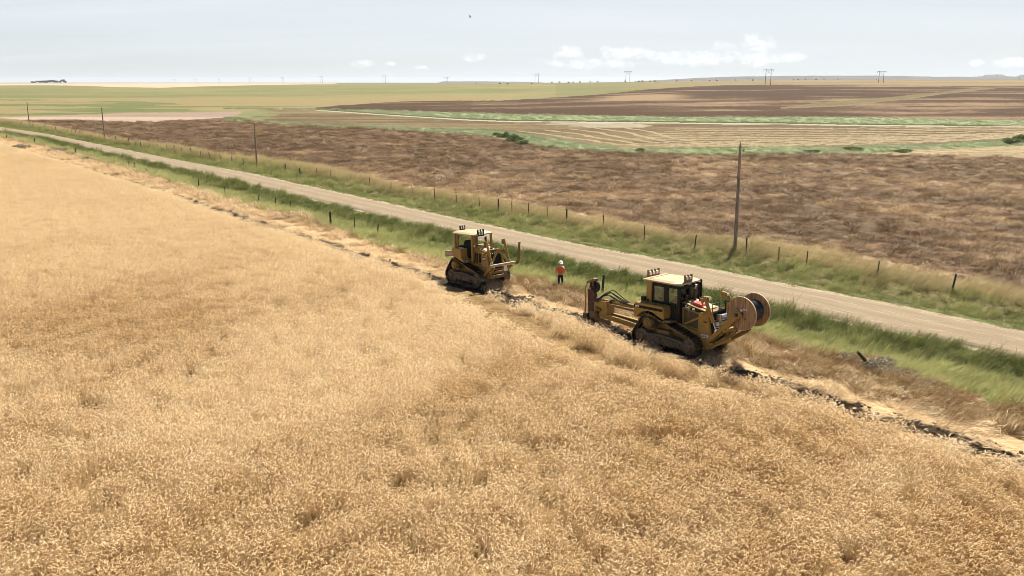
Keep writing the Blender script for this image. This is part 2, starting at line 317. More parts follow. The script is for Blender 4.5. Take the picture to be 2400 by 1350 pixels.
    d = (X-f)*.77; put((d > -.5) & (d < dend(X, Y)-.05) & (Y < 165), (.030, .021, .013), (.10, .07, .042))  # dark furrow soil, with the shade along the wheat edge put into its colour
    put(near & (Y < -5), (.16, .10, .042), (.30, .20, .09))
    f_ = np.where((Y > np.where(u > -.33, LS2(u), 330)) & (Y < LA(u)+1e9*(u > -.2)), 0.72, 1.0); ca *= f_[:, None]; cb *= f_[:, None]
    return ca, cb, bias
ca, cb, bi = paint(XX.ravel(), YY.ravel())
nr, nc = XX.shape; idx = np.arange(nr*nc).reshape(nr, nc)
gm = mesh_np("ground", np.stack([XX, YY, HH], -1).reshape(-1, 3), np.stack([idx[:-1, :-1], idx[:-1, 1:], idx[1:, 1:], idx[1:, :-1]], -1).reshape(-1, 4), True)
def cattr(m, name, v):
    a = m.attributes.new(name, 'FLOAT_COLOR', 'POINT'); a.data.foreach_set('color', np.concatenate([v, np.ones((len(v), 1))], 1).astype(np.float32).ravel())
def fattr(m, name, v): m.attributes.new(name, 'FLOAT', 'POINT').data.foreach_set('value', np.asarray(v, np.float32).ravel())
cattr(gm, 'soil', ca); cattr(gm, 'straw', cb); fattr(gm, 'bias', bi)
def attr(t, name, typ='GEOMETRY', out=0):
    a = t.nodes.new("ShaderNodeAttribute"); a.attribute_type = typ; a.attribute_name = name; return a.outputs[out]
m, t, o = newmat("field_soil_and_stubble")
P = N(t, "ShaderNodeNewGeometry").outputs['Position']
n1 = noise(t, mapv(t, P, (1, 1, 1)), 2.6, 5, .62, .3); n2 = noise(t, mapv(t, P, (.028, .055, .05), (0, 0, 0), (0, 0, R(12))), 1, 5, .58, .6); n3 = noise(t, mapv(t, P, (.3, .35, .3)), 1, 4, .6, .3)
nn = mth(t, 'ADD', mth(t, 'ADD', mth(t, 'MULTIPLY', n1, .36), mth(t, 'MULTIPLY', n3, .30)), mth(t, 'MULTIPLY', n2, .34))
fac = ramp(t, mth(t, 'ADD', nn, attr(t, 'bias', out=2)), [(.42, 0.), (.60, 1.)])
b = N(t, "ShaderNodeBsdfPrincipled"); lk(t, mixc(t, fac, attr(t, 'soil'), attr(t, 'straw')), b.inputs['Base Color']); b.inputs['Roughness'].default_value = .95; b.inputs['Specular IOR Level'].default_value = .1
bp = N(t, "ShaderNodeBump"); bp.inputs['Strength'].default_value = .9; bp.inputs['Distance'].default_value = .25; lk(t, mth(t, 'ADD', n1, mth(t, 'MULTIPLY', n3, 2.)), bp.inputs['Height']); lk(t, bp.outputs[0], b.inputs['Normal'])
lk(t, b.outputs[0], o.inputs[0]); gm.materials.append(m)
ground = link(D.objects.new("ground", gm)); tag(ground, "rolling patchwork of brown, olive and straw coloured farm fields under the road", "ground", kind='structure')
# ------------------------------------------------------------------ gravel road
yv = np.concatenate([np.arange(20, 120, .6), np.geomspace(120, 520, 200)]); fr = np.linspace(0, 1, 13); V = []
for q in fr:
    x = RDN(yv)+(RDF(yv)-RDN(yv))*q+ (vnoise(yv/1.7, yv*0+q*3, 4)-.5)*(1.0 if q in (0, 1) else 0)
    V.append(np.stack([x, yv, hgt(x, yv)*0+.02+.10*(1-(2*q-1)**2)-(.12 if q in (0, 1) else 0)], -1))
V = np.stack(V, 1); a, b_ = V.shape[:2]; ii = np.arange(a*b_).reshape(a, b_)
rm = mesh_np("road", V.reshape(-1, 3), np.stack([ii[:-1, :-1], ii[:-1, 1:], ii[1:, 1:], ii[1:, :-1]], -1).reshape(-1, 4), True)
fattr(rm, 'across', np.repeat(fr[None], a, 0).ravel())
m, t, o = newmat("pale_gravel"); P = N(t, "ShaderNodeNewGeometry").outputs['Position']; ac = attr(t, 'across', out=2)
al = N(t, "ShaderNodeSeparateXYZ"); lk(t, P, al.inputs[0]); cv = N(t, "ShaderNodeCombineXYZ"); lk(t, mth(t, 'MULTIPLY', ac, 30.), cv.inputs[0]); lk(t, mth(t, 'MULTIPLY', al.outputs[1], .35), cv.inputs[1])
st = noise(t, cv.outputs[0], 1.0, 5, .6, .3); fine = noise(t, P, 9, 4, .7)
c1 = mixc(t, ramp(t, st, [(.36, 0.), (.66, 1.)]), (.205, .155, .092), (.335, .255, .16)); c1 = mixc(t, mth(t, 'MULTIPLY', fine, .5), c1, (.19, .145, .10))
pat = noise(t, cv.outputs[0], 3.2, 3, .6, .2); c1 = mixc(t, mth(t, 'MULTIPLY', ramp(t, pat, [(.58, 0.), (.68, 1.)]), .6), c1, (.50, .42, .30))
rut_ = mth(t, 'MULTIPLY', mth(t, 'SINE', mth(t, 'MULTIPLY', ac, 18.85)), .34)
c1 = mixc(t, mth(t, 'ADD', rut_, .30, clamp=True), c1, (.20, .155, .10))
b = N(t, "ShaderNodeBsdfPrincipled"); lk(t, c1, b.inputs['Base Color']); b.inputs['Roughness'].default_value = .95; b.inputs['Specular IOR Level'].default_value = .15
bp = N(t, "ShaderNodeBump"); bp.inputs['Strength'].default_value = .5; bp.inputs['Distance'].default_value = .04; lk(t, mth(t, 'ADD', fine, st), bp.inputs['Height']); lk(t, bp.outputs[0], b.inputs['Normal']); lk(t, b.outputs[0], o.inputs[0]); rm.materials.append(m)
tag(link(D.objects.new("road", rm)), "straight pale gravel farm road running between two green verges", "road", kind='structure')
# ------------------------------------------------------------------ far buttes and ridge
def hill(name, pts, dist, depth, label, col):
    xs = np.linspace(pts[0][0], pts[-1][0], 160); yy = np.interp(xs, [p[0] for p in pts], [p[1] for p in pts]); V = []
    for kx, (x, y) in enumerate(zip(xs, yy)):
        a = (x-1200)/F; tt = (y-675)/F; s = dist/(C-tt*S); z = CAM_H-s*(S+tt*C); z += (vnoise(np.array([kx*.35]), np.array([.5]), 8)[0]-.5)*3
        for j, (fy, fz) in enumerate([(-1, -.02), (-.62, .28), (-.3, .6), (-.1, .86), (0, 1), (.25, .99), (1, -.02)]):
            zz = max(z-2, 1)*fz; g = (vnoise(np.array([kx*.6]), np.array([j*.9]), 3)[0]-.5)
            V.append(((s*a)*(1+fy*depth/dist*.9), dist+fy*depth+g*depth*.08, zz+g*max(z, 0)*.12*(fz < .98)))
    n = 7; ii = np.arange(160*n).reshape(160, n); me = mesh_np(name, np.array(V), np.stack([ii[:-1, :-1], ii[1:, :-1], ii[1:, 1:], ii[:-1, 1:]], -1).reshape(-1, 4), True)
    me.materials.append(col); tag(link(D.objects.new(name, me)), label, "hills", kind='structure')
hm = pmat("far_hill_grassland", (.085, .075, .05), .95, var=.35, scale=.006, coord='Object', spec=.05, bump=0)
hill("hills", [(1018, 197), (1036, 190), (1150, 190.2), (1230, 191.5), (1290, 193.5), (1340, 195), (1420, 197)], 7600, 900, "low flat topped blue butte on the horizon near the middle", hm)
hill("hills", [(1490, 190), (1560, 186), (1640, 181.5), (1720, 179), (1800, 178), (1900, 176.6), (2040, 176.6), (2120, 177.6), (2200, 179.5), (2300, 179), (2420, 179), (2700, 182)], 6600, 1500, "long blue grey ridge along the horizon behind the hay bales", hm)
hill("hills", [(2280, 180), (2307, 177.5), (2312, 174.4), (2350, 174.2), (2356, 177.6), (2375, 179)], 8600, 700, "small flat topped butte rising over the long ridge", hm)
hill("hills", [(2380, 179), (2390, 177.5), (2393, 174.6), (2470, 174.6), (2490, 178)], 8600, 700, "butte cut by the right edge of the horizon", hm)
# ------------------------------------------------------------------ scattered plants: clumps of real blades set on points
def strips(paths, widths, upn=None):
    """paths (n,k,3), widths (n,k): flat ribbons turned at random; returns quads"""
    n, k, _ = paths.shape; th = rng.uniform(0, math.pi, n); side = np.stack([np.cos(th), np.sin(th), np.zeros(n)], -1)[:, None]*widths[..., None]/2
    V = np.stack([paths-side, paths+side], 2).reshape(-1, 3); base = np.arange(n)[:, None]*k*2+np.arange(k-1)[None]*2
    return V, np.stack([base, base+1, base+3, base+2], -1).reshape(-1, 4)
def merge(parts):
    V = []; Fq = []; M = []; T = []; o = 0
    for v, f, mi, tv in parts:
        V.append(v); Fq.append(f+o); M.append(np.full(len(f), mi)); T.append(np.repeat(tv, len(v)//len(tv))); o += len(v)
    return np.concatenate(V), np.concatenate(Fq), np.concatenate(M), np.concatenate(T)
def clump(name, parts, mats):
    V, Fq, M, T = merge(parts); me = mesh_np(name, V, Fq); fattr(me, 'shade', T)
    for q in mats: me.materials.append(q)
    me.polygons.foreach_set('material_index', M.astype(np.int32)); return D.objects.new(name, me)
def coll(name, objs):
    c = D.collections.new(name)
    for q in objs: c.objects.link(q)
    return c
def plantmat(name, stops_a, stops_b, trans=.35, rough=.6, patch=.35):
    """colour runs a->b with the clump's tint; each blade varies through its own shade value"""
    m, t, o = newmat(name); sh = attr(t, 'shade', out=2); ti = attr(t, 'tint', 'INSTANCER', 2)
    ca_ = mixc(t, sh, *stops_a); cb_ = mixc(t, sh, *stops_b); c = mixc(t, ti, ca_, cb_)
    d = N(t, "ShaderNodeBsdfDiffuse"); tr = N(t, "ShaderNodeBsdfTranslucent"); gl = N(t, "ShaderNodeBsdfGlossy"); gl.inputs['Roughness'].default_value = .45
    lk(t, c, d.inputs[0]); lk(t, c, tr.inputs[0]); gl.inputs[0].default_value = (.75, .68, .55, 1)
    a = N(t, "ShaderNodeMixShader"); a.inputs[0].default_value = trans; lk(t, d.outputs[0], a.inputs[1]); lk(t, tr.outputs[0], a.inputs[2])
    g = N(t, "ShaderNodeMixShader"); g.inputs[0].default_value = .05; lk(t, a.outputs[0], g.inputs[1]); lk(t, gl.outputs[0], g.inputs[2]); lk(t, g.outputs[0], o.inputs[0]); return m
def scatter(name, P, rot, scl, pick, tint, col, label, cat, kind='stuff'):
    me = D.meshes.new(name); me.vertices.add(len(P)); me.vertices.foreach_set('co', np.asarray(P, np.float32).ravel())
    a = me.attributes.new('rot', 'FLOAT_VECTOR', 'POINT'); a.data.foreach_set('vector', np.asarray(rot, np.float32).ravel())
    a = me.attributes.new('scl', 'FLOAT_VECTOR', 'POINT'); a.data.foreach_set('vector', np.asarray(scl, np.float32).ravel())
    a = me.attributes.new('pick', 'INT', 'POINT'); a.data.foreach_set('value', np.asarray(pick, np.int32)); fattr(me, 'tint', tint)
    ob = link(D.objects.new(name, me)); g = D.node_groups.new(name, 'GeometryNodeTree')
    g.interface.new_socket('Geometry', in_out='INPUT', socket_type='NodeSocketGeometry'); g.interface.new_socket('Geometry', in_out='OUTPUT', socket_type='NodeSocketGeometry')
    gi = g.nodes.new('NodeGroupInput'); go = g.nodes.new('NodeGroupOutput'); ip = g.nodes.new('GeometryNodeInstanceOnPoints'); ci = g.nodes.new('GeometryNodeCollectionInfo')
    ci.inputs['Collection'].default_value = col; ci.inputs['Separate Children'].default_value = True; ci.inputs['Reset Children'].default_value = True; ip.inputs['Pick Instance'].default_value = True
    def na(nm, ty):
        n = g.nodes.new('GeometryNodeInputNamedAttribute'); n.data_type = ty; n.inputs['Name'].default_value = nm; return n.outputs['Attribute']
    er = g.nodes.new('FunctionNodeEulerToRotation'); g.links.new(na('rot', 'FLOAT_VECTOR'), er.inputs[0])
    for q, s in ((gi.outputs[0], 'Points'), (ci.outputs[0], 'Instance'), (na('pick', 'INT'), 'Instance Index'), (er.outputs[0], 'Rotation'), (na('scl', 'FLOAT_VECTOR'), 'Scale')): g.links.new(q, ip.inputs[s])
    g.links.new(ip.outputs[0], go.inputs[0]); md = ob.modifiers.new('scatter', 'NODES'); md.node_group = g
    return tag(ob, label, cat, kind=kind)
def vis(X, Y, pad=9): return np.abs(X) < .615*np.maximum(Y, 1)+pad
def pts(ymin, ymax, xa, xb, dens):
    """random points between two X(Y) limits, dens per square metre (a number or a function of Y)"""
    yg = np.linspace(ymin, ymax, 600); w_ = np.maximum(xb(yg)-xa(yg), 0)*(dens(yg) if callable(dens) else dens); cdf = np.concatenate([[0], np.cumsum((w_[1:]+w_[:-1])/2*np.diff(yg))])
    n = int(cdf[-1]); Y = np.interp(rng.uniform(0, cdf[-1], n), cdf, yg); a, b = xa(Y), xb(Y); return a+(b-a)*rng.random(n), Y
# --- wheat
def wheat_clump(sd, n, rad, H, lodge=0.0, flatten=False):
    ang = rng.uniform(0, 2*math.pi, n); r = rad*np.sqrt(rng.random(n)); bx, by = r*np.cos(ang), r*np.sin(ang)
    h = H*rng.uniform(.82, 1.08, n); la = rng.normal(0, .9, n); lean = (rng.uniform(.03, .16, n)+lodge)*H
    dx, dy = np.cos(la)*lean, np.sin(la)*lean; tt = np.array([0, .55, 1]); P = np.zeros((n, 3, 3))
    for k, q in enumerate(tt): P[:, k] = np.stack([bx+dx*q**1.7, by+dy*q**1.7, h*q*(1-.28*lodge*q)], -1)
    W = np.tile([.011, .008, .006], (n, 1)); v1, f1 = strips(P, W)
    # ear: four rings, four sides, nodding over
    nod = rng.uniform(.5, 2.2, n); L = rng.uniform(.075, .12, n); hd = np.arctan2(dy, dx)+rng.normal(0, .35, n); top = P[:, 2]; E_ = np.zeros((n, 4, 3)); cur = top.copy(); a0 = np.full(n, 1.35)
    for k in range(4):
        E_[:, k] = cur; a = a0-nod*(k+1)/3; st_ = L/3; cur = cur+np.stack([np.cos(a)*np.cos(hd)*st_, np.cos(a)*np.sin(hd)*st_, np.sin(a)*st_], -1)
    wr = np.array([.006, .020, .018, .004]); ex = np.stack([-np.sin(hd), np.cos(hd), 0*hd], -1); ez = np.stack([np.cos(hd)*.5, np.sin(hd)*.5, np.full(n, .8)], -1)
    rings = np.stack([E_+ex[:, None]*wr[None, :, None], E_+ez[:, None]*wr[None, :, None], E_-ex[:, None]*wr[None, :, None], E_-ez[:, None]*wr[None, :, None]], 2)
    v2 = rings.reshape(-1, 3); base = np.arange(n)[:, None, None]*16+np.arange(3)[None, :, None]*4; q = np.arange(4)[None, None]; f2 = np.stack([base+q, base+(q+1) % 4, base+4+(q+1) % 4, base+4+q], -1).reshape(-1, 4)
    # dry leaves
    m_ = n; la2 = rng.uniform(0, 6.28, m_); z0 = h*rng.uniform(.3, .8, m_); Ll = rng.uniform(.12, .26, m_); Q = np.zeros((m_, 3, 3))
    for k, (o1, o2) in enumerate([(0, 0), (.55, .45), (1, -.1)]): Q[:, k] = np.stack([bx+dx*.5+np.cos(la2)*Ll*o1, by+dy*.5+np.sin(la2)*Ll*o1, z0+Ll*o2], -1)
    v3, f3 = strips(Q, np.tile([.010, .012, .003], (m_, 1)))
    fan = np.stack([E_[:, 0], E_[:, 2], E_[:, 3]+(E_[:, 3]-E_[:, 1])*.6], 1); fan = np.concatenate([fan, fan]); v4, f4 = strips(fan, np.tile([.004, .024, .030], (2*n, 1)))
    return [(v1, f1, 0, rng.random(n)), (v2, f2, 1, rng.random(n)), (v3, f3, 0, rng.random(m_)), (v4, f4, 1, rng.random(2*n))]
stalk = plantmat("dry_wheat_stalk", ((.28, .16, .05), (.60, .39, .16)), ((.80, .60, .335), (.93, .77, .50)), .55)
earm = plantmat("ripe_wheat_ear", ((.72, .50, .24), (.93, .74, .42)), ((.93, .75, .47), (.98, .87, .64)), .58)
WC = coll("wheat_clumps", [clump("wheat_clump", wheat_clump(k, 88, .52, .78, [0, .05, .1, .02, .2, .15][k]), [stalk, earm]) for k in range(6)])
lefty = lambda Y: -.615*np.maximum(Y, 1)-9
RUT = Line([(1070, 668), (1095, 684), (1200, 738), (1300, 790), (1450, 856), (1560, 884), (1660, 902), (1750, 925)], .1)
dn = lambda Y: np.interp(Y, [20, 30, 60, 100, 200], [2.3, 2.1, 1.7, 1.4, 1.0])
XL, YL = [], []; y_ = 14.0
while y_ < 215:
    st_ = 1/math.sqrt(dn(y_)); x0_ = float(lefty(y_)); x_ = np.arange(x0_, float(FUR(y_))+1, st_)+rng.uniform(0, st_); XL.append(x_+rng.uniform(-.42, .42, len(x_))*st_); YL.append(y_+rng.uniform(-.42, .42, len(x_))*st_); y_ += st_
X = np.concatenate(XL); Y = np.concatenate(YL); k_ = X < FUR(Y)-.62; X, Y = X[k_], Y[k_]
dr = (X-RUT(Y))*.77; inr = (np.abs(dr+.35) < .80+.35*(vnoise(X*.8, Y*.8, 5)-.5)) & (Y > RUT.y[0]) & (Y < RUT.y[-1])
thin = fbm(X/.9, Y/.9, 9, 3)*.7+.3*fbm(X/4, Y/4, 10, 2); keep = ~inr & ~(rng.random(len(X)) < .07+.20*(thin < .42)*(Y < 50))
X, Y = X[keep], Y[keep]
al_ = (X*.62+Y*.79); ac_ = (X*.79-Y*.62)
pt = fbm(al_/9, ac_/3.2, 41, 4); pt2 = fbm(X/14, Y/14, 43, 3); row = fbm(al_/18, ac_/1.0, 47, 2)
strip = (X > RUT(Y)) & (Y < RUT.y[-1]) & (Y > RUT.y[0]-6)
sc_ = np.stack([np.ones(len(X))]*3, -1)*(1+.22*(rng.random(len(X))-.5))[:, None]*np.where(Y > 90, 1.2, 1)[:, None]
fd_ = (FUR(Y)-X)*.77; sc_[:, 2] *= (.50+.50*ss(fd_, .6, 3.4)); rr_ = (X-RUT(Y))*.77; on_ = (Y < RUT.y[-1]+1) & (Y > RUT.y[0]-1); sc_[:, 2] *= np.where(on_ & (rr_ < -.3), .55+.45*ss(-rr_, 1.2, 3.2), np.where(on_ & (rr_ > 0) & (rr_ < 1.6), 1.3, 1.0)); sc_[:, 2] *= .78+.05*pt+.15*row+.02*strip
nX = len(X); rt = np.zeros((nX, 3)); rt[:, 0] = rng.normal(0, .10, nX)+(.5-pt2)*.35; rt[:, 1] = rng.normal(.10, .07, nX)+strip*.30; rt[:, 2] = rng.normal(-.45, .5, nX)-strip*.3
big_ = fbm(al_/26, ac_/16, 49, 2); tw = np.clip(.36+.8*(pt2-.25)+1.1*(pt-.5)+1.15*(big_-.5)+.75*np.clip((Y-38)/45, 0, 1)+rng.normal(0, .10, nX), 0, 1)
pk = rng.integers(0, 4, nX); pk = np.where(pt2+.2*rng.random(nX) < .45, rng.integers(2, 6, nX), pk)
scatter("wheat", np.stack([X, Y, hgt(X, Y)-.02], -1), rt, sc_, pk, tw, WC, "ripe golden wheat standing thick across the whole near field", "wheat crop")
print("wheat", nX)
# --- laid straw (lane, stubble) : ribbons lying over one another
def straw(n, rad, H, L, wdt, dirspread=.8, arch=1.0):
    ang = rng.uniform(0, 2*math.pi, n); r = rad*np.sqrt(rng.random(n)); bx, by = r*np.cos(ang), r*np.sin(ang); la = rng.normal(0, dirspread, n); Ls = L*rng.uniform(.5, 1.1, n); hz_ = H*rng.uniform(.25, 1.1, n)*(1-.5*(r/rad)**2)
    P = np.zeros((n, 4, 3))
    for k, (a, b) in enumerate([(0, .15), (.35, .9*arch), (.7, 1.0*arch), (1.0, .35*arch+.1)]): P[:, k] = np.stack([bx+np.cos(la)*Ls*(a-.5), by+np.sin(la+a*.5)*Ls*(a-.5), hz_*b], -1)
    v, f = strips(P, np.tile([wdt, wdt*1.1, wdt*.8, wdt*.3], (n, 1))); return [(v, f, 0, rng.random(n))]
lane_m = plantmat("flattened_straw", ((.22, .135, .052), (.42, .28, .125)), ((.60, .42, .22), (.88, .71, .46)), .3)
LC = coll("lane_clumps", [clump("straw_clump", straw(85, .55, [.10, .18, .26][k], .7, .018, .6), [lane_m]) for k in range(3)])
X, Y = pts(22, 215, lambda Y: FUR(Y)+.35, lambda Y: GRS(Y)+.2, lambda Y: np.interp(Y, [20, 60, 120, 200], [2.6, 2.0, 1.2, .8]))
m = vis(X, Y); X, Y = X[m], Y[m]; d = (X-FUR(Y))*.77; n_ = len(X)
cut = (fbm(X*.7, Y*.7, 12, 2) < .30) & (d > 1.5) | ((d < dend(X, Y)) & (rng.random(n_) < np.where(Y < 52, .88, .92))); X, Y, d = X[~cut], Y[~cut], d[~cut]; n_ = len(X)
bright = np.where(Y > 56, np.clip(1.35-(d-1.2)*.28, .25, 1), np.where((d > dend(X, Y)) & (d < dend(X, Y)+1.0), .95, .12+.5*np.exp(-((d-dend(X, Y)-2.3)/.4)**2)))+rng.normal(0, .13, n_)+(fbm(X*.6, Y*.6, 15, 2)-.5)*.9+.8*np.exp(-((X-flat(2050, 930)[0])**2+(Y-flat(2050, 930)[1])**2)/1.6)
rt = np.stack([rng.normal(0, .16, n_), rng.normal(0, .16, n_), rng.normal(-.95, .4, n_)], -1); s = np.where(Y > 80, 1.5, 1)*rng.uniform(.8, 1.25, n_); hs = np.where((d > 2.0) | ((Y < 56) & (d > .9) & (d < 1.8)), 2.0, 1.1)
scatter("flattened_straw", np.stack([X, Y, hgt(X, Y)], -1), rt, np.stack([s, s, s*hs], -1), rng.integers(0, 3, n_), np.clip(bright, 0, 1), LC, "pale trampled straw lying along the machine lane beside the wheat", "trampled straw")
# rough dry weeds along the lane's far side and the furrow lip
weed_m = plantmat("dry_weeds", ((.20, .12, .045), (.40, .26, .11)), ((.38, .26, .12), (.66, .49, .27)), .4)
def weeds(n, rad, H, sp=.35, wd=.016):
    ang = rng.uniform(0, 2*math.pi, n); r = rad*np.sqrt(rng.random(n)); bx, by = r*np.cos(ang), r*np.sin(ang); h = H*rng.uniform(.5, 1.1, n); la = rng.uniform(0, 6.28, n); l = sp*h*rng.uniform(.2, 1.2, n); wx = .42*h
    P = np.zeros((n, 4, 3))
    for k, q in enumerate((0, .4, .75, 1)): P[:, k] = np.stack([bx+np.cos(la)*l*q**1.5+wx*q**1.8, by+np.sin(la)*l*q**1.5, h*(q-.22*q**3)], -1)
    v, f = strips(P, np.tile([wd, wd, wd*.8, wd*.25], (n, 1))); return [(v, f, 0, rng.random(n))]
WD = coll("weed_clumps", [clump("weed_clump", weeds(60, .42, [.45, .6, .35][k], [.6, .9, 1.1][k]), [weed_m]) for k in range(3)])
X, Y = pts(22, 215, lambda Y: FUR(Y)+2.6+.9*(Y > 58), lambda Y: GRS(Y)+.3, lambda Y: np.interp(Y, [20, 60, 120, 200], [4.2, 3.4, 1.4, .8]))
X = np.concatenate([X, 3.08+rng.uniform(-.9, .8, 26)]); Y = np.concatenate([Y, 53.0-rng.uniform(.3, 1.1, 26)])
m = vis(X, Y) & (fbm(X*.5, Y*.5, 18, 3) > np.where(Y < 58, .28, .40)); m[-26:] = True; X, Y = X[m], Y[m]; n_ = len(X)
rt = np.stack([rng.normal(0, .15, n_), rng.normal(.1, .2, n_), rng.normal(-.3, .8, n_)], -1); s = rng.uniform(.7, 1.3, n_); s[-20:] = 1.25
scatter("dry_weeds", np.stack([X, Y, hgt(X, Y)], -1), rt, np.stack([s, s, s*.9], -1), rng.integers(0, 3, n_), np.clip(rng.normal(.36, .3, n_)+(fbm(X*.7, Y*.7, 19, 2)-.5)*1.2, 0, 1), WD, "ragged tan weeds and fallen stalks between the lane and the green ditch", "weeds")
# --- green grass of the two verges
green_m = plantmat("verge_grass", ((.075, .092, .022), (.20, .215, .065)), ((.30, .305, .10), (.57, .54, .25)), .5)
tall_m = plantmat("seeding_grass", ((.16, .15, .05), (.30, .26, .10)), ((.42, .33, .15), (.66, .53, .30)), .42)
GC = coll("grass_tufts", [clump("grass_tuft", weeds(64, .36, [.5, .62, .4][k], [.5, .8, .6][k], .013), [green_m]) for k in range(3)])
TCl = coll("tall_grass_tufts", [clump("tall_grass_tuft", weeds(60, .42, [.75, .9][k], [.45, .7][k], .012), [tall_m]) for k in range(2)])
X, Y = pts(24, 330, lambda Y: GRS(Y)-.1, lambda Y: RDN(Y)-.35, lambda Y: np.interp(Y, [24, 60, 120, 300], [7.5, 5.6, 2.3, .9]))
m = vis(X, Y); X, Y = X[m], Y[m]; n_ = len(X); q = (X-GRS(Y))/(RDN(Y)-GRS(Y)); big = fbm(X/2.2, Y/2.2, 25, 3); s = rng.uniform(.7, 1.25, n_)*np.where(Y > 110, 1.5, 1)
hs = np.clip(.8+1.1*(big-.25)*1.6, .6, 1.75)*np.where(q > .93, .5, 1); tg = np.clip(.78-1.0*(q-.35)+(big-.5)*.9+rng.normal(0, .12, n_)-.3*(q > .62), 0, 1)
rt = np.stack([rng.normal(0, .12, n_), rng.normal(.22, .14, n_), rng.normal(-.5, .5, n_)], -1)
scatter("ditch_grass", np.stack([X, Y, hgt(X, Y)], -1), rt, np.stack([s, s, s*hs], -1), rng.integers(0, 3, n_), tg, GC, "green wind bent grass filling the ditch between wheat lane and road", "grass")
X, Y = pts(30, 340, lambda Y: RDF(Y)+.35, lambda Y: BRN(Y)+.3, lambda Y: np.interp(Y, [24, 60, 120, 300], [4.2, 3.6, 1.8, .7]))
m = vis(X, Y); X, Y = X[m], Y[m]; n_ = len(X); q = (X-RDF(Y))/(BRN(Y)-RDF(Y)); big = fbm(X/3, Y/3, 27, 3); low = q < .60+.4*(big-.5)
for nm, mk, cl_, lab, ct in (("verge_grass", low, GC, "short green grass on the far verge of the gravel road", "grass"), ("tall_grass", ~low, TCl, "taller olive and tan grass along the far fence", "grass")):
    x, y, b2, qq = X[mk], Y[mk], big[mk], q[mk]; n_ = len(x); s = rng.uniform(.7, 1.25, n_)*np.where(y > 110, 1.5, 1); hs = np.clip(.55+1.0*b2, .5, 1.5)*np.where(qq < .15, .4, 1)
    tg = np.clip(rng.normal(.35, .15, n_)+(b2-.5)*.8, 0, 1) if mk is low else np.clip((qq-.42)*2.0+(b2-.5)*.9+rng.normal(0, .1, n_), 0, 1)
    rt = np.stack([rng.normal(0, .12, n_), rng.normal(.25, .14, n_), rng.normal(-.5, .45, n_)], -1)
    scatter(nm, np.stack([x, y, hgt(x, y)], -1), rt, np.stack([s, s, s*hs], -1), rng.integers(0, 3 if mk is low else 2, n_), tg, cl_, lab, ct)
def clod(sd):
    n_a, n_b = 7, 5; V = []; 
    for i in range(n_b):
        th_ = math.pi*(i+.5)/n_b
        for j in range(n_a): r_ = .5+.28*rng.random(); V.append((r_*math.sin(th_)*math.cos(6.283*j/n_a)*1.2, r_*math.sin(th_)*math.sin(6.283*j/n_a), .6*r_*math.cos(th_)))
    Fq = [(i*n_a+j, i*n_a+(j+1) % n_a, (i+1)*n_a+(j+1) % n_a, (i+1)*n_a+j) for i in range(n_b-1) for j in range(n_a)]
    me = mesh_np("soil_clod", V, Fq); me.materials.append(CLM); return D.objects.new("soil_clod", me)
CLM = pmat("dark_damp_soil", (.085, .058, .036), .95, var=.5, scale=3, spec=.1)
CC = coll("soil_clods", [clod(k) for k in range(4)])
X, Y = pts(24, 140, lambda Y: FUR(Y)-.5, lambda Y: FUR(Y)+2.2, lambda Y: np.interp(Y, [24, 52, 60, 140], [24, 20, 1.2, .3])); d = (X-FUR(Y))*.77
m = vis(X, Y) & (d < dend(X, Y)+.25) & (rng.random(len(X)) < .25+.9*np.exp(-((d-dend(X, Y))/.35)**2)); X, Y = X[m], Y[m]; n_ = len(X); s = .03+.11*rng.random(n_)**3+.0004*Y
scatter("soil_clods", np.stack([X, Y, hgt(X, Y)+.01], -1), rng.uniform(-1, 1, (n_, 3))*[.5, .5, 3], np.stack([s, s, s*.9], -1), rng.integers(0, 4, n_), rng.random(n_), CC, "dark broken soil thrown up along the ploughed slot beside the wheat", "soil clods")
red_m = plantmat("red_dock_weed", ((.30, .06, .03), (.62, .16, .08)), ((.30, .06, .03), (.62, .16, .08)), .35)
RC = coll("red_weed_clumps", [clump("red_weed_clump", weeds(26, .28, .5, .7, .010), [red_m])]); P_ = []
for px, py, k_, sx_ in ((1870, 852, 7, .5), (1860, 848, 4, .4), (2245, 942, 14, .9), (2215, 955, 5, .6), (1240, 668, 6, .6), (1228, 662, 3, .5)):
    x0, y0 = flat(px, py); P_ += [(x0+rng.normal(0, sx_), y0-rng.normal(0, sx_)*.6) for _ in range(k_)]
P_ = np.array(P_); n_ = len(P_); s = rng.uniform(.5, 1.0, n_)
scatter("red_weeds", np.stack([P_[:, 0], P_[:, 1], hgt(P_[:, 0], P_[:, 1])], -1), np.zeros((n_, 3)), np.stack([s, s, s], -1), np.zeros(n_, int), rng.random(n_), RC, "small patches of rusty red weeds among the dry stalks beside the lane", "weeds")
# --- the brown field's lodged stubble
stub_m = plantmat("lodged_stubble", ((.092, .052, .025), (.205, .128, .062)), ((.40, .25, .12), (.66, .48, .265)), .25)
SC = coll("stubble_clumps", [clump("stubble_clump", straw(76, .55, [.16, .24, .32][k], .62, .014, .75), [stub_m]) for k in range(3)]+[clump("stubble_clump", weeds(50, .6, .42, 1.0, .02), [stub_m]) for k in range(1)])
def xr(Y): return np.maximum(np.minimum(.62*Y+9, 400), BRN(Y)+.1)
X, Y = pts(44, 300, lambda Y: np.maximum(BRN(Y)+.2, -.62*Y-9), xr, lambda Y: np.interp(Y, [44, 80, 120, 200, 300], [2.9, 1.9, .8, .30, .16]))
u = X/Y; m = vis(X, Y) & ((Y < LS2(u)) | (u < -.33)) & ~((u > LE2.u[0]) & (Y > LE2(u))) & ~((u < LF1.u[-1]) & (Y > LF2(u))); X, Y = X[m], Y[m]; n_ = len(X)
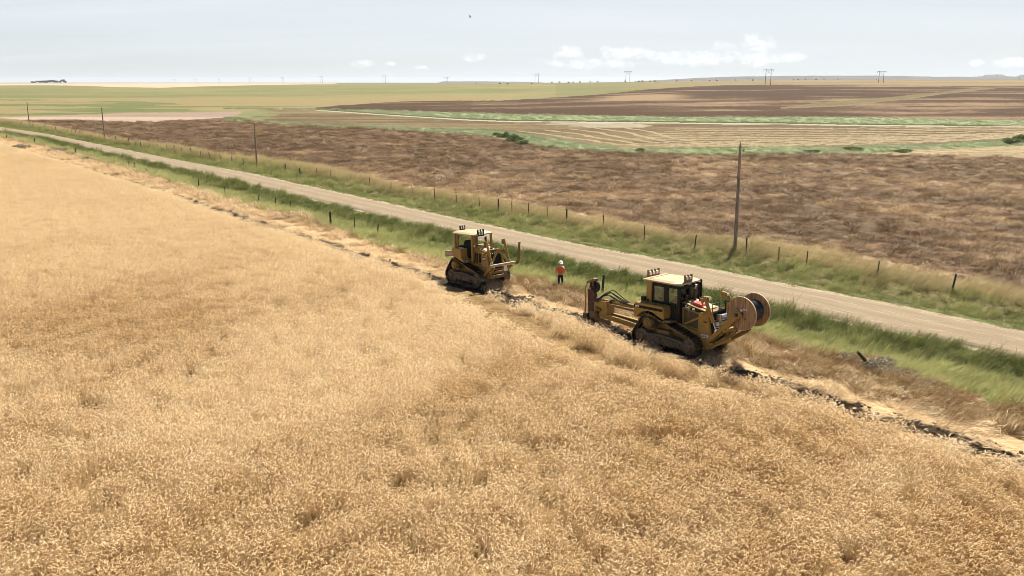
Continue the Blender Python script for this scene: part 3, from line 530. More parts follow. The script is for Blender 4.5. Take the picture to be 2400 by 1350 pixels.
big = fbm(X/11+.3*Y/11, Y/7, 51, 4); mid = fbm(X/2.4, Y/2.0, 53, 3); s = rng.uniform(.75, 1.3, n_)*np.interp(Y, [44, 90, 140, 300], [.95, 1.15, 1.6, 2.3])
edge = np.clip(1-(X-BRN(Y))/7, 0, 1); uu_ = X/Y; dk = .38*ss(np.log(Y), math.log(105), math.log(190))+.22*ss(uu_, .33, .55)*ss(-Y, -100, -60)-.22*np.exp(-((np.log(Y)-math.log(112))/.22)**2)*np.exp(-((uu_-.0)/.28)**2); tg = np.clip((big-.47)*2.0+(mid-.5)*2.3+.13-dk+.45*edge+rng.normal(0, .16, n_), 0, 1)
rt = np.stack([rng.normal(0, .22, n_), rng.normal(0, .22, n_), rng.normal(-.5, .9, n_)+(mid-.5)*3], -1)
hs = np.interp(Y, [44, 120, 300], [.95, .8, .55])*(.6+.9*mid)
scatter("field_stubble", np.stack([X, Y, hgt(X, Y)-.03], -1), rt, np.stack([s, s, s*hs], -1), rng.integers(0, 4, n_), tg, SC, "tangled brown and blond lodged stubble covering the field past the road", "stubble")
print("stubble", n_)
# --- pale green strips of the middle distance
mead_m = plantmat("meadow_grass", ((.13, .16, .06), (.23, .255, .12)), ((.33, .345, .21), (.47, .475, .33)), .35)
MC = coll("meadow_tufts", [clump("meadow_tuft", weeds(46, .9, .7, 1.0, .035), [mead_m]) for k in range(2)])
def band(L1, L2, dens):
    uu = rng.uniform(-.33, .66, 60000); a, b = L2(uu), L1(uu); Yq = a+(b-a)*rng.random(60000); k_ = rng.random(60000) < np.clip((b-a)*Yq*1.0/60000*dens, 0, 1); return uu[k_]*Yq[k_], Yq[k_]
Xa, Ya = band(LS1, LS2, .45); Xb, Yb = band(LC2, LD, .12); X = np.concatenate([Xa, Xb]); Y = np.concatenate([Ya, Yb]); n_ = len(X)
big = fbm(X/9, Y/9, 61, 3); s = rng.uniform(.7, 1.3, n_)*np.interp(Y, [100, 250, 400], [.8, 1.1, 1.6])
scatter("meadow_grass", np.stack([X, Y, hgt(X, Y)-.05], -1), np.stack([rng.normal(0, .1, n_), rng.normal(.2, .1, n_), rng.normal(-.4, .5, n_)], -1), np.stack([s, s, s*.7*(.6+big)], -1), rng.integers(0, 2, n_), np.clip(.55+(big-.5)*1.6+rng.normal(0, .1, n_), 0, 1), MC, "pale green unmown grass in curving strips between the brown fields", "grass")
print("meadow", n_)
# ------------------------------------------------------------------ machine materials
YEL = pmat("yellow_machine_paint", (.31, .175, .025), .42, var=.16, scale=2.5, dirt=(.22, .14, .06), dirtamt=.45, spec=.4)
YELD = pmat("dirty_yellow_paint", (.23, .135, .03), .6, var=.25, scale=4, dirt=(.11, .08, .05), dirtamt=.8, spec=.35)
ROOF = pmat("pale_cream_paint", (.44, .32, .165), .5, var=.08, scale=1.5, dirt=(.45, .35, .22), dirtamt=.4)  # paler cream than the body yellow, on roofs, hood lids and push bar
BLK = pmat("black_paint", (.008, .008, .009), .5, var=.3, scale=5, dirt=(.03, .025, .02), dirtamt=.3, spec=.2)
STEEL = pmat("worn_track_steel", (.13, .115, .105), .28, .9, var=.5, scale=7, dirt=(.035, .026, .018), dirtamt=.7)
MUD = pmat("muddy_steel", (.16, .115, .07), .8, .1, var=.4, scale=6, dirt=(.06, .042, .026), dirtamt=.8)
RUST = pmat("rusty_steel", (.10, .042, .028), .75, .2, var=.4, scale=6, dirt=(.04, .025, .02), dirtamt=.6)
GRY = pmat("bright_steel", (.45, .45, .46), .25, .9, var=.15, scale=9)
RED = pmat("red_plastic", (.55, .06, .045), .4, var=.1, scale=5)
WHT = pmat("white_decal", (.78, .76, .74), .5, var=.05, scale=9)
LIL = pmat("lilac_decal", (.34, .25, .33), .5, var=.1, scale=9)
MESHM = pmat("dark_olive_grille", (.07, .052, .02), .7, var=.3, scale=30)
CABLE = pmat("black_cable", (.01, .01, .012), .33, var=.4, scale=3, stretch=(1, 28, 1))
WOOD = pmat("reel_wood", (.36, .225, .105), .75, var=.55, scale=2.2, stretch=(7, 1, .7), dirt=(.25, .10, .05), dirtamt=.7)
WOOD2 = pmat("reel_wood_rim", (.50, .38, .22), .75, var=.2, scale=4)
POSTW = pmat("weathered_post", (.05, .036, .026), .9, var=.4, scale=8, stretch=(1, 1, .2))
POLEW = pmat("utility_pole_wood", (.34, .25, .17), .85, var=.45, scale=5, stretch=(3, 3, .25), dirt=(.05, .035, .025), dirtamt=.6)
m, t, GLS = newmat("cab_glass"); GLASS = m
tr_ = N(t, "ShaderNodeBsdfTransparent"); tr_.inputs[0].default_value = (.78, .86, .80, 1); gl_ = N(t, "ShaderNodeBsdfGlossy"); gl_.inputs['Roughness'].default_value = .03; gl_.inputs[0].default_value = (.9, .95, 1, 1)
mx = N(t, "ShaderNodeMixShader"); fz = N(t, "ShaderNodeFresnel"); fz.inputs[0].default_value = 1.45; lk(t, fz.outputs[0], mx.inputs[0]); lk(t, tr_.outputs[0], mx.inputs[1]); lk(t, gl_.outputs[0], mx.inputs[2]); lk(t, mx.outputs[0], GLS.inputs[0])
def text(body, size, mat_, parent, loc, rot, name="lettering", ext=.003, sx=1.0):
    c = D.curves.new(name, 'FONT'); c.body = body; c.size = size; c.extrude = ext; c.align_x = 'CENTER'; c.align_y = 'CENTER'; c.materials.append(mat_); c.offset = .006
    o = D.objects.new(name, c); o.location = loc; o.rotation_euler = rot; me = D.meshes.new_from_object(o); me.materials.clear(); me.materials.append(mat_); q = D.objects.new(name, me); q.location = loc; q.rotation_euler = rot; D.objects.remove(o); return link(q, parent)
def hull(circles, n=40):
    P = [(cx+r*math.cos(2*math.pi*k/n), cz+r*math.sin(2*math.pi*k/n)) for cx, cz, r in circles for k in range(n)]; P = sorted(set(P))
    def half(p):
        h = []
        for q in p:
            while len(h) > 1 and (h[-1][0]-h[-2][0])*(q[1]-h[-2][1])-(h[-1][1]-h[-2][1])*(q[0]-h[-2][0]) <= 0: h.pop()
            h.append(q)
        return h
    a, b = half(P), half(P[::-1]); return a[:-1]+b[:-1]
def resample(P, step):
    P = P+[P[0]]; L = [0]
    for a, b in zip(P, P[1:]): L.append(L[-1]+math.dist(a, b))
    n = round(L[-1]/step); out = []
    for k in range(n):
        s = L[-1]*k/n; i = max(j for j in range(len(L)) if L[j] <= s+1e-9); i = min(i, len(P)-2); q = (s-L[i])/max(L[i+1]-L[i], 1e-9); out.append((P[i][0]+(P[i+1][0]-P[i][0])*q, P[i][1]+(P[i+1][1]-P[i][1])*q))
    return out
def track(parent, circles, yc, wd, spr, idl, label=None, fr_col=MUD, hub_col=YELD):
    """endless track round its wheels: shoes with grousers, then wheels, frame and rollers as sub-parts"""
    pth = resample(hull([(x, z, r+.07) for x, z, r in circles]), .20); mb = MB(); n = len(pth); sgn = -1 if yc < 0 else 1
    for k in range(n):
        a, b = Vector((pth[k][0], 0, pth[k][1])), Vector((pth[(k+1) % n][0], 0, pth[(k+1) % n][1])); d = (b-a).normalized(); nrm = Vector((d.z, 0, -d.x))
        y = Vector((0, yc, 0)); p, q = a+y+d*.008, b+y-d*.008
        mb.bar(p, q, wd, .04, up=nrm); g = (p+q)/2-d*.085; mb.bar(g+nrm*.04+Vector((0, -wd/2, 0)), g+nrm*.04+Vector((0, wd/2, 0)), .03, .075, up=nrm)
        for s_ in (-.11, .11): mb.bar(p-nrm*.06+Vector((0, s_, 0)), q-nrm*.06+Vector((0, s_, 0)), .05, .10, up=nrm)
        for s_ in (-.2, .2): mb.cyl((p+q)/2+nrm*.02+Vector((0, s_, 0)), (p+q)/2+nrm*.04+Vector((0, s_, 0)), .02, n=6)
    t_ = mb.build("track", STEEL, parent)
    x, z, r = spr; mb = MB(); mb.cyl((x, yc-.07, z), (x, yc+.07, z), r-.06, n=28)
    for k in range(26):
        a = 2*math.pi*k/26; mb.bar((x+math.cos(a)*(r-.08), yc, z+math.sin(a)*(r-.08)), (x+math.cos(a)*(r+.02), yc, z+math.sin(a)*(r+.02)), .07, .06, up=(0, 1, 0))
    mb.build("sprocket", STEEL, t_)
    mb = MB(); o_ = yc+sgn*wd*.5; mb.cyl((x, yc-.05, z), (x, o_, z), r*.80, r*.72, n=32); mb.cyl((x, o_, z), (x, o_+sgn*.05, z), r*.55, r*.42, n=28); mb.cyl((x, o_+sgn*.05, z), (x, o_+sgn*.09, z), r*.24, n=20)
    for k in range(12):
        a = 2*math.pi*k/12; c_ = (x+math.cos(a)*r*.62, 0, z+math.sin(a)*r*.62); mb.cyl((c_[0], o_, c_[2]), (c_[0], o_+sgn*.035, c_[2]), .025, n=6)
    mb.build("final_drive", hub_col, t_, smooth=True)
    for x, z, r in idl:
        mb = MB(); mb.cyl((x, yc-.12, z), (x, yc+.12, z), r-.02, n=28); mb.cyl((x, yc+sgn*.12, z), (x, yc+sgn*.2, z), r*.5, r*.4, n=20); mb.build("idler", fr_col, t_, smooth=True)
    (x0, z0, _), (x1, z1, _) = idl; mb = MB(); mb.prism([(x0, z0+.10), (x0+.25, z0+.24), (x0+1.3, z0+.30), (x1-.95, z1+.26), (x1-.25, z1+.16), (x1, z1+.08), (x1, z1-.12), (x1-.4, z1-.22), (x0+.4, z0-.22), (x0, z0-.12)], yc-.16, yc+.16)
    mb.prism([(x0+.35, z0+.05), (x0+.55, z0+.17), (x0+1.2, z0+.2), (x0+1.25, z0-.2), (x0+.5, z0-.22)], yc+sgn*.16, yc+sgn*.23); mb.prism([(x1-1.4, z1+.17), (x1-.6, z1+.12), (x1-.4, z1-.15), (x1-1.4, z1-.2)], yc+sgn*.16, yc+sgn*.24)
    mb.build("track_frame", fr_col, t_, bevel=.02)
    mb = MB()
    for k in range(7): xx = x0+.42+(x1-x0-.84)*k/6; mb.cyl((xx, yc-.15, z0-.27), (xx, yc+.15, z0-.27), .12, n=16)
    mb.build("roller_row", STEEL, t_, smooth=True); return t_
def light_cluster(name, parent, x, ys, z, h, col=YELD, lens=True):
    mb = MB()
    for y in ys: mb.box(x-.05, x+.05, y-.035, y+.035, z, z+h)
    mb.box(x-.04, x+.04, min(ys), max(ys), z, z+.07); o_ = mb.build(name, col, parent, bevel=.008)
    if lens:
        mb = MB()
        for a, b in zip(ys, ys[1:]): mb.box(x-.055, x+.055, a+.05, b-.05, z+.09, z+h*.72)
        mb.build("work_light", WHT, o_, bevel=.01)
    return o_
def cylinder_ram(parent, top, bot, r=.085, frac=.72, col=YEL):
    a, b = Vector(top), Vector(bot); mpt = a+(b-a)*frac; mb = MB(); mb.cyl(a, mpt, r, n=18); mb.cyl(a+(b-a)*.46, a+(b-a)*.52, r*1.2, n=18); mb.cyl(mpt, mpt+(b-a).normalized()*.06, r*1.12, n=18)
    o_ = mb.build("lift_cylinder", col, parent, smooth=True); mb = MB(); mb.cyl(mpt, b, r*.45, n=14); mb.cyl(b-Vector((0, r, 0)), b+Vector((0, r, 0)), r*.7, n=14); mb.build("piston_rod", GRY, o_, smooth=True); return o_
# ------------------------------------------------------------------ bulldozer carrying the cable reel
gx, gy = 8.31, 40.66
d2 = empty("bulldozer", (gx, gy, 0.0), (0, -.045, -.86))
tag(d2, "yellow bulldozer with closed black cab, arms holding a wooden reel and plough arm behind", "bulldozer")
for yc in (-1.05, 1.05): track(d2, [(-1.42, .52, .44), (-.92, 1.30, .40), (1.50, .50, .44)], yc, .56, (-.92, 1.30, .38), [(-1.42, .52, .42), (1.50, .50, .42)])
mb = MB(); mb.box(-1.75, 2.1, -.72, .72, .55, 1.25); mb.box(-.6, .2, -1.0, 1.0, .75, 1.0); mb.build("chassis", YELD, d2, bevel=.03)
for s in (-1, 1):
    y0, y1 = sorted((s*.74, s*1.30)); mb = MB()
    mb.prism([(-1.80, 1.50), (-1.84, 2.12), (-1.70, 2.24), (-.02, 2.24), (.08, 2.12), (.10, 1.62), (.0, 1.60), (-.30, 1.72), (-.62, 1.86), (-.95, 1.90), (-1.25, 1.83), (-1.5, 1.66), (-1.66, 1.48)], y0, y1)
    fd = mb.build("fender_tank", YEL, d2, bevel=.035)
    mb = MB(); yo = s*1.306; mb.box(-1.80, .02, min(yo, yo-s*.01), max(yo, yo-s*.01), 1.985, 2.12); mb.build("stripe", BLK, fd)
    text("D8T", .13, WHT, fd, (-1.58, s*1.309, 2.05), (math.pi/2, 0, 0 if s < 0 else math.pi), "lettering")
    mb = MB(); mb.box(-.30, -.04, y0+.05, y1-.05, 2.245, 2.262); mb.box(-1.0, -.55, y0+.12, y1-.12, 2.245, 2.27); mb.build("cover_plate", YELD, fd, bevel=.01)
    mb = MB(); mb.box(.02, .50, min(s*.80, s*1.30), max(s*.80, s*1.30), 1.50, 1.55); mb.bar((.06, s*1.28, 1.56), (.5, s*1.28, 1.60), .05); mb.build("step", YELD, d2, bevel=.01)
mb = MB(); mb.box(-1.72, -1.0, -.55, .55, 2.0, 2.42); mb.box(-1.55, -1.15, -1.1, -.7, 2.24, 2.30); mb.build("rear_deck", YELD, d2, bevel=.03)
mb = MB(); mb.box(-1.56, -1.36, -1.06, -.86, 2.30, 2.52); mb.box(-1.3, -1.18, -1.02, -.9, 2.26, 2.40); mb.build("filler_box", BLK, d2, bevel=.02)
# cab
mb = MB()
for s in (-1, 1):
    y = s*.76
    for x0, x1 in ((-1.10, -.96), (-.30, -.06), (.50, .66)): mb.box(x0, x1, y-.04, y+.04, 1.62, 3.22)
    mb.box(-1.1, .66, y-.04, y+.04, 3.10, 3.24); mb.box(-1.10, -.06, y-.041, y+.041, 1.55, 2.36); mb.box(-.08, .66, y-.041, y+.041, 1.50, 1.82)
    mb.box(-.07, .02, y-.043, y+.043, 1.8, 2.2)
for x in (-1.08, .62): mb.box(x-.04, x+.04, -.72, .72, 3.08, 3.22); mb.box(x-.04, x+.04, -.72, .72, 1.55, 2.32 if x < 0 else 2.30); mb.box(x-.038, x+.038, -.06, .06, 2.3, 3.1)
mb.box(-1.1, .66, -.76, .76, 1.50, 1.58); cab = mb.build("cab", BLK, d2, bevel=.015)
for s in (-1, 1):
    y = s*.76
    for x0, x1, z0, z1 in ((-.96, -.30, 2.36, 3.1), (-.06, .50, 1.82, 3.1)):
        mb = MB(); mb.box(x0, x1, y-.008, y+.008, z0, z1); mb.build("side_window", GLASS, cab)
mb = MB(); mb.box(.612, .628, -.70, .70, 2.30, 3.08); mb.build("windscreen", GLASS, cab); mb = MB(); mb.box(-1.088, -1.072, -.70, .70, 2.32, 3.08); mb.build("rear_window", GLASS, cab)
mb = MB(); mb.box(-.85, -.35, -.25, .25, 1.58, 2.05); mb.prism([(-.92, 2.0), (-.78, 2.0), (-.86, 2.85), (-.98, 2.8)], -.25, .25); mb.build("seat", BLK, cab, bevel=.05)
mb = MB(); mb.box(.2, .5, -.6, .6, 1.6, 2.38); mb.bar((.1, .0, 2.3), (.35, 0, 2.5), .3, .05); mb.tube([(.12, -.3, 2.05), (.0, -.32, 2.35)], .02); mb.build("dashboard", BLK, cab, bevel=.03)
for s in (-1, 1):
    mb = MB(); mb.prism([(-1.42, 2.20), (-1.30, 3.34), (-1.02, 3.34), (-1.06, 2.20)], *sorted((s*.62, s*.88))); mb.build("roll_bar", YEL, d2, bevel=.03)
mb = MB(); mb.bm.free(); mb.bm = bmesh.new()
out_ = [(-1.62, -.86), (.42, -.94), (.72, -.70), (.72, .70), (.42, .94), (-1.62, .86)]
lo = [(x, y, 3.30) for x, y in out_]; mi = [(x, y, 3.37) for x, y in out_]; tp = [(x*.86-.03, y*.80, 3.44) for x, y in out_]; n = 6
mb._add(lo+mi+tp, [tuple(range(6))[::-1], tuple(range(12, 18))]+[(k, (k+1) % n, n+(k+1) % n, n+k) for k in range(n)]+[(n+k, n+(k+1) % n, 2*n+(k+1) % n, 2*n+k) for k in range(n)])
rf = mb.build("roof", ROOF, d2, bevel=.012); mb = MB(); mb.box(-1.22, -1.17, -.74, .74, 3.40, 3.452); mb.build("roof_seam", YELD, rf)
mb = MB(); mb.box(-1.75, -1.66, -.40, .62, 3.22, 3.36); mb.box(-1.68, -1.4, -.1, .3, 3.26, 3.32); mb.build("light_bar", YELD, rf, bevel=.01)
light_cluster("rear_light_cluster", rf, -1.70, [-.32, -.06, .2, .46], 3.36, .36); light_cluster("front_light_cluster", rf, .66, [-.40, -.16, .08], 3.42, .34)
mb = MB(); mb.bar((.60, .95, 3.33), (.60, .95, 2.35), .07); mb.bar((.60, .2, 3.33), (.60, .98, 3.33), .06); mb.bar((.55, .72, 2.4), (.60, .95, 2.38), .05); mb.build("brush_guard", BLK, d2)
mb = MB(); mb.tube([(.66, -.6, 2.9), (.98, -.66, 2.92), (1.0, -.66, 2.5), (.68, -.6, 2.4)], .018); mb.box(.96, 1.0, -.74, -.56, 2.55, 2.85); mb.build("mirror", BLK, d2)
# hood, guard
mb = MB(); mb.prism([(.62, 1.15), (.62, 2.48), (2.05, 2.22), (2.1, 1.15)], -.58, .58); hood = mb.build("hood", YEL, d2, bevel=.04)
mb = MB(); mb.prism([(.70, 2.475), (2.0, 2.24), (2.0, 2.29), (.72, 2.52)], -.36, .36); mb.build("hood_lid", ROOF, hood, bevel=.02)
for s in (-1, 1):
    yo = s*.583; yy_ = sorted((yo, yo+s*.008)); mb = MB(); mb.prism([(.66, 2.24), (.66, 2.42), (1.95, 2.19), (1.95, 2.06)], *yy_); st2 = mb.build("stripe", BLK, hood)
    text("CAT", .17, WHT, st2, (1.0, yo+s*.012, 2.26), (math.pi/2, R(-10)*(-1 if s < 0 else 1)*-1 if s > 0 else R(10), 0 if s < 0 else math.pi))
    mb = MB(); mb.box(1.24, 1.40, min(yo, yo+s*.012), max(yo, yo+s*.012), 2.17, 2.28); mb.build("decal", WHT, st2)
    mb = MB(); mb.prism([(.74, 1.38), (.74, 2.18), (1.86, 1.98), (1.86, 1.26)], *sorted((yo, yo+s*.012))); gr = mb.build("side_grille", MESHM, hood)
    mb = MB(); yb = s*.60; mb.bar((.78, yb, 1.40), (1.84, yb, 1.95), .04, .09, up=(0, 0, 1)); mb.bar((.72, yb, 1.38), (.72, yb, 2.2), .04, .06); mb.bar((1.87, yb, 1.25), (1.87, yb, 2.0), .04, .07); mb.bar((.7, yb, 1.36), (1.88, yb, 1.24), .04, .06); mb.bar((.7, yb, 2.21), (1.88, yb, 2.0), .04, .05); mb.bar((1.02, yb, 2.12), (1.02, yb, 1.8), .03, .04)
    mb.build("door_frame", YEL, gr, bevel=.008)
    mb = MB(); mb.prism([(.36, 1.20), (.36, 1.48), (1.65, 1.20), (1.65, .82), (1.2, .98)], *sorted((s*.58, s*.76))); mb.build("side_skirt", YEL, d2, bevel=.025)
    mb = MB(); mb.prism([(1.66, .95), (1.74, 2.12), (2.30, 2.24), (2.36, 1.5), (2.52, .52), (2.20, .40), (1.95, .62)], *sorted((s*.60, s*.74))); gd = mb.build("radiator_guard", YEL, d2, bevel=.02)
    yo = s*.745; mb = MB(); mb.box(1.90, 2.32, *sorted((yo, yo+s*.006)), 1.04, 1.13); st3 = mb.build("sticker", LIL, gd); yw = sorted((yo+s*.007, yo+s*.011))
    mb = MB(); mb.box(1.89, 2.34, *yw, .985, 1.005); mb.box(1.89, 1.93, *yw, 1.05, 1.14); mb.box(2.27, 2.33, *yw, 1.04, 1.13)
    for k in range(6): mb.box(1.955+k*.05, 1.975+k*.05, *yw, 1.105, 1.14)
    mb.build("sticker_print", WHT, st3)
    mb = MB(); mb.bar((2.03, yo+s*.02, 1.76), (2.22, yo+s*.02, 1.74), .04, .05); mb.build("latch", RUST, gd)
mb = MB(); mb.box(1.95, 2.24, -.60, .60, .55, 2.18); mb.box(1.95, 2.3, -.60, .60, 2.12, 2.22); mb.build("radiator_shell", YELD, d2, bevel=.02)
mb = MB()
for k in range(16): mb.box(2.24, 2.27, -.58, .58, .62+k*.095, .68+k*.095)
mb.box(2.2, 2.24, -.59, .59, .58, 2.1); mb.build("radiator_grille", BLK, d2)
mb = MB(); mb.cyl((.86, .12, 2.38), (.86, .12, 3.05), .065, n=18); mb.cyl((.86, .12, 2.38), (.86, .12, 2.5), .10, n=18); ex = mb.build("exhaust_pipe", RUST, d2, smooth=True)
mb = MB(); mb.tube([(.86, .12, 3.05), (.87, .12, 3.14), (.93, .12, 3.26)], .06, 12); mb.build("exhaust_tip", GRY, ex, smooth=True)
mb = MB(); mb.cyl((1.12, .38, 2.3), (1.12, .38, 2.45), .11, n=20); mb.cyl((1.12, .38, 2.45), (1.12, .38, 2.60), .18, .16, n=24); mb.cyl((1.12, .38, 2.60), (1.12, .38, 2.65), .12, .06, n=20); mb.build("air_cleaner", BLK, d2, smooth=True)
mb = MB(); mb.prism([(1.10, 2.40), (1.16, 2.52), (1.62, 2.46), (1.70, 2.30)], -.42, .02); mb.build("tool_box", RED, d2, bevel=.04)
for s, tz, bz in ((-1, (2.16, 2.98), (2.84, 1.46)), (1, (2.16, 2.98), (2.84, 1.46))):
    cylinder_ram(d2, (tz[0], s*.86, tz[1]), (bz[0], s*.86, bz[1]), .085)
    mb = MB(); mb.box(2.02, 2.34, *sorted((s*.60, s*.80)), 2.78, 2.98); mb.prism([(1.86, 2.86), (2.1, 2.9), (2.02, 2.5)], *sorted((s*.78, s*.84))); hd_ = mb.build("headlamp_bracket", YEL, d2, bevel=.015)
    mb = MB(); mb.box(2.34, 2.38, *sorted((s*.62, s*.78)), 2.82, 2.94); mb.build("headlamp", WHT, hd_, bevel=.01)
    mb = MB(); mb.bar((2.0, s*.70, 2.12), (2.42, s*.84, 2.42), .12, .10); mb.build("trunnion", YEL, d2, bevel=.01)
# front platform with hand rail
mb = MB(); mb.box(2.3, 2.95, -.50, .50, 1.50, 1.56); mb.box(2.34, 2.7, -.45, .45, 1.56, 1.78); mb.build("front_platform", GRY, d2, bevel=.02)
mb = MB()
for y in (-.5, .0, .5): mb.tube([(2.36, y, 1.55), (2.36, y, 2.60)], .022)
mb.tube([(2.36, -.52, 2.60), (2.36, .52, 2.60), (2.92, .52, 2.60)], .022); mb.tube([(2.92, .52, 2.6), (2.92, .52, 1.55)], .022); mb.tube([(2.36, -.5, 2.2), (2.36, .5, 2.2)], .016); mb.tube([(2.36, -.52, 2.60), (2.90, -.30, 2.62)], .018); mb.build("hand_rail", BLK, d2)
mb = MB(); mb.cyl((2.55, -.25, 1.92), (2.55, .35, 1.92), .16, n=20); mb.box(2.4, 2.7, -.3, -.25, 1.75, 2.1); mb.build("winch", GRY, d2, smooth=True)
# reel carrier
for s in (-1, 1):
    mb = MB(); mb.bar((2.35, s*.80, .86), (3.35, s*.84, 1.82), .14, .20); mb.bar((3.25, s*.84, 1.72), (3.86, s*.84, 2.32), .16, .30); mb.cyl((3.98, s*.74, 2.42), (3.98, s*.94, 2.42), .17, n=20); arm = mb.build("reel_arm", YEL, d2, bevel=.015)
    mb = MB(); mb.bar((2.4, s*.62, .62), (3.7, s*.62, 1.46), .12, .16); mb.bar((3.5, s*.62, 1.30), (3.75, s*.62, 1.72), .10, .12); mb.bar((2.42, s*.86, .60), (3.5, s*.74, 1.25), .08, .08); mb.build("lower_arm", YELD, d2, bevel=.015)
    cylinder_ram(d2, (2.5, s*.70, .86), (3.55, s*.70, 1.80), .06, .6, YELD)
mb = MB(); mb.bar((3.3, -.8, 1.55), (3.3, .8, 1.55), .16); mb.bar((2.6, -.86, .74), (2.6, .86, .74), .2, .18); mb.build("cross_beam", YEL, d2, bevel=.015)
mb = MB(); mb.cyl((3.98, -1.0, 2.42), (3.98, 1.05, 2.42), .045, n=14); mb.box(3.9, 4.06, -.98, -.92, 2.34, 2.5); mb.build("reel_axle", RUST, d2, smooth=True)
mb = MB(); mb.tube([(3.98, 1.0, 2.42), (4.2, 1.02, 2.40), (4.40, 1.02, 2.52), (4.36, 1.02, 2.66)], .045); mb.bar((4.1, .98, 2.3), (4.5, .98, 2.2), .06, .1); mb.build("lock_hook", RUST, d2)
# the cable plough behind: arms, mast, sheave
mb = MB()
for y in (-.34, .34): mb.bar((-1.7, y, .62), (-4.95, y*.6, .84), .16, .26)
mb.box(-5.0, -4.6, -.3, .3, .68, .98); mb.build("plough_beam", YEL, d2, bevel=.02)
mb = MB()
for y in (-.34, .34): mb.bar((-1.75, y, 1.45), (-4.6, y*.6, 1.50), .10, .12)
mb.build("upper_link", YELD, d2, bevel=.015)
rm_ = cylinder_ram(d2, (-4.55, .0, 1.58), (-1.8, 0, 1.62), .10, .62)
mb = MB(); mb.box(-2.2, -1.7, -.45, .45, .5, 1.7); mb.build("hitch_frame", YELD, d2, bevel=.02)
mb = MB(); mb.box(-5.2, -4.62, -.28, -.12, .74, 1.62); mb.box(-5.2, -4.62, .12, .28, .74, 1.62); mb.box(-5.62, -5.2, -.22, .22, .8, 1.5); mb.box(-4.66, -4.58, -.3, .3, .8, 1.66); mb.build("plough_head", YEL, d2, bevel=.02)
mb = MB(); mb.prism([(-6.15, .0), (-6.2, 2.1), (-5.72, 2.1), (-5.62, 1.5), (-5.55, .0)], -.10, .10); mb.bar((-6.1, 0, .9), (-5.3, 0, 1.35), .3, .22); mb.build("mast", RUST, d2, bevel=.015)
mb = MB(); mb.prism([(-5.95, .9), (-5.6, .9), (-5.45, -.5), (-5.85, -.55)], -.045, .045); mb.box(-6.5, -6.15, -.2, .2, .05, .75); mb.build("plough_blade", STEEL, d2, bevel=.01)
mb = MB(); mb.cyl((-5.72, -.05, 2.30), (-5.72, .05, 2.30), .34, n=32); mb.cyl((-5.72, -.10, 2.30), (-5.72, .10, 2.30), .12, n=20); sh = mb.build("sheave_wheel", BLK, d2, smooth=True)
mb = MB(); mb.bar((-5.74, -.12, 2.34), (-5.74, -.12, 2.62), .14, .03); mb.bar((-5.78, 0, 2.66), (-6.25, 0, 2.44), .24, .12); mb.bar((-5.6, 0, 2.66), (-5.82, 0, 2.68), .26, .14); mb.build("sheave_guard", YELD, sh, bevel=.01)
HOSE = pmat("hose_rubber", (.02, .018, .016), .85, spec=.1)
ORH = pmat("orange_hose", (.42, .15, .05), .5, var=.3, scale=5)
mb = MB(); mb.tube([(-6.2, -.1, 2.42), (-6.38, -.12, 2.1), (-6.36, -.1, 1.3), (-6.42, -.1, .5)], .035); mb.tube([(-6.15, .1, 2.42), (-6.30, .1, 2.0), (-6.26, .1, 1.2), (-6.34, .1, .5)], .03); mb.build("cable_guide", ORH, d2, smooth=True)
mb = MB(); mb.cyl((-5.1, -.42, 1.15), (-5.1, .42, 1.15), .09, n=14); mb.box(-5.5, -5.28, -.34, -.22, .5, 1.25); mb.box(-5.95, -5.5, -.24, .24, .55, .95); mb.bar((-5.4, -.3, .62), (-4.4, -.26, .5), .12, .2); mb.build("pivot_block", YELD, d2, bevel=.015)
mb = MB(); mb.bar((-5.75, -.16, 1.5), (-5.1, -.2, 1.72), .14, .12); mb.build("clamp", RUST, d2, bevel=.01); mb = MB(); mb.cyl((-5.3, -.29, .95), (-5.3, -.36, .95), .12, n=14); mb.build("pivot_pin", RUST, d2); mb = MB(); mb.box(-4.52, -4.4, -.16, .16, 1.42, 1.74); mb.build("cylinder_clevis", RUST, d2, bevel=.01)
for k in range(5):
    y = -.18+.09*k; mb = MB(); mb.tube([(-5.6, y, 1.45), (-5.2, y*1.5, 1.75+.05*k), (-4.6, y*1.3, 2.05+.04*k-.1*(k % 2)), (-3.8, y*1.6, 1.78), (-3.0, y, 1.66-.03*k), (-2.2, y*2, 1.75), (-1.75, y*2, 1.62)], .024, 6); mb.build("hydraulic_hose", HOSE, d2, smooth=True)
COLV = [pmat("valve_blue", (.08, .16, .3), .5), pmat("valve_green", (.12, .3, .2), .5)]
mb = MB(); mb.box(-5.6, -5.2, -.2, .2, 1.5, 1.62); vb = mb.build("valve_block", RUST, d2, bevel=.015)
for k, q in enumerate((COLV[0], COLV[1], RED)): mb = MB(); mb.cyl((-5.5+.13*k, -.1, 1.62), (-5.5+.13*k, -.1, 1.74), .045, n=12); mb.build("valve_cap", q, vb, smooth=True)
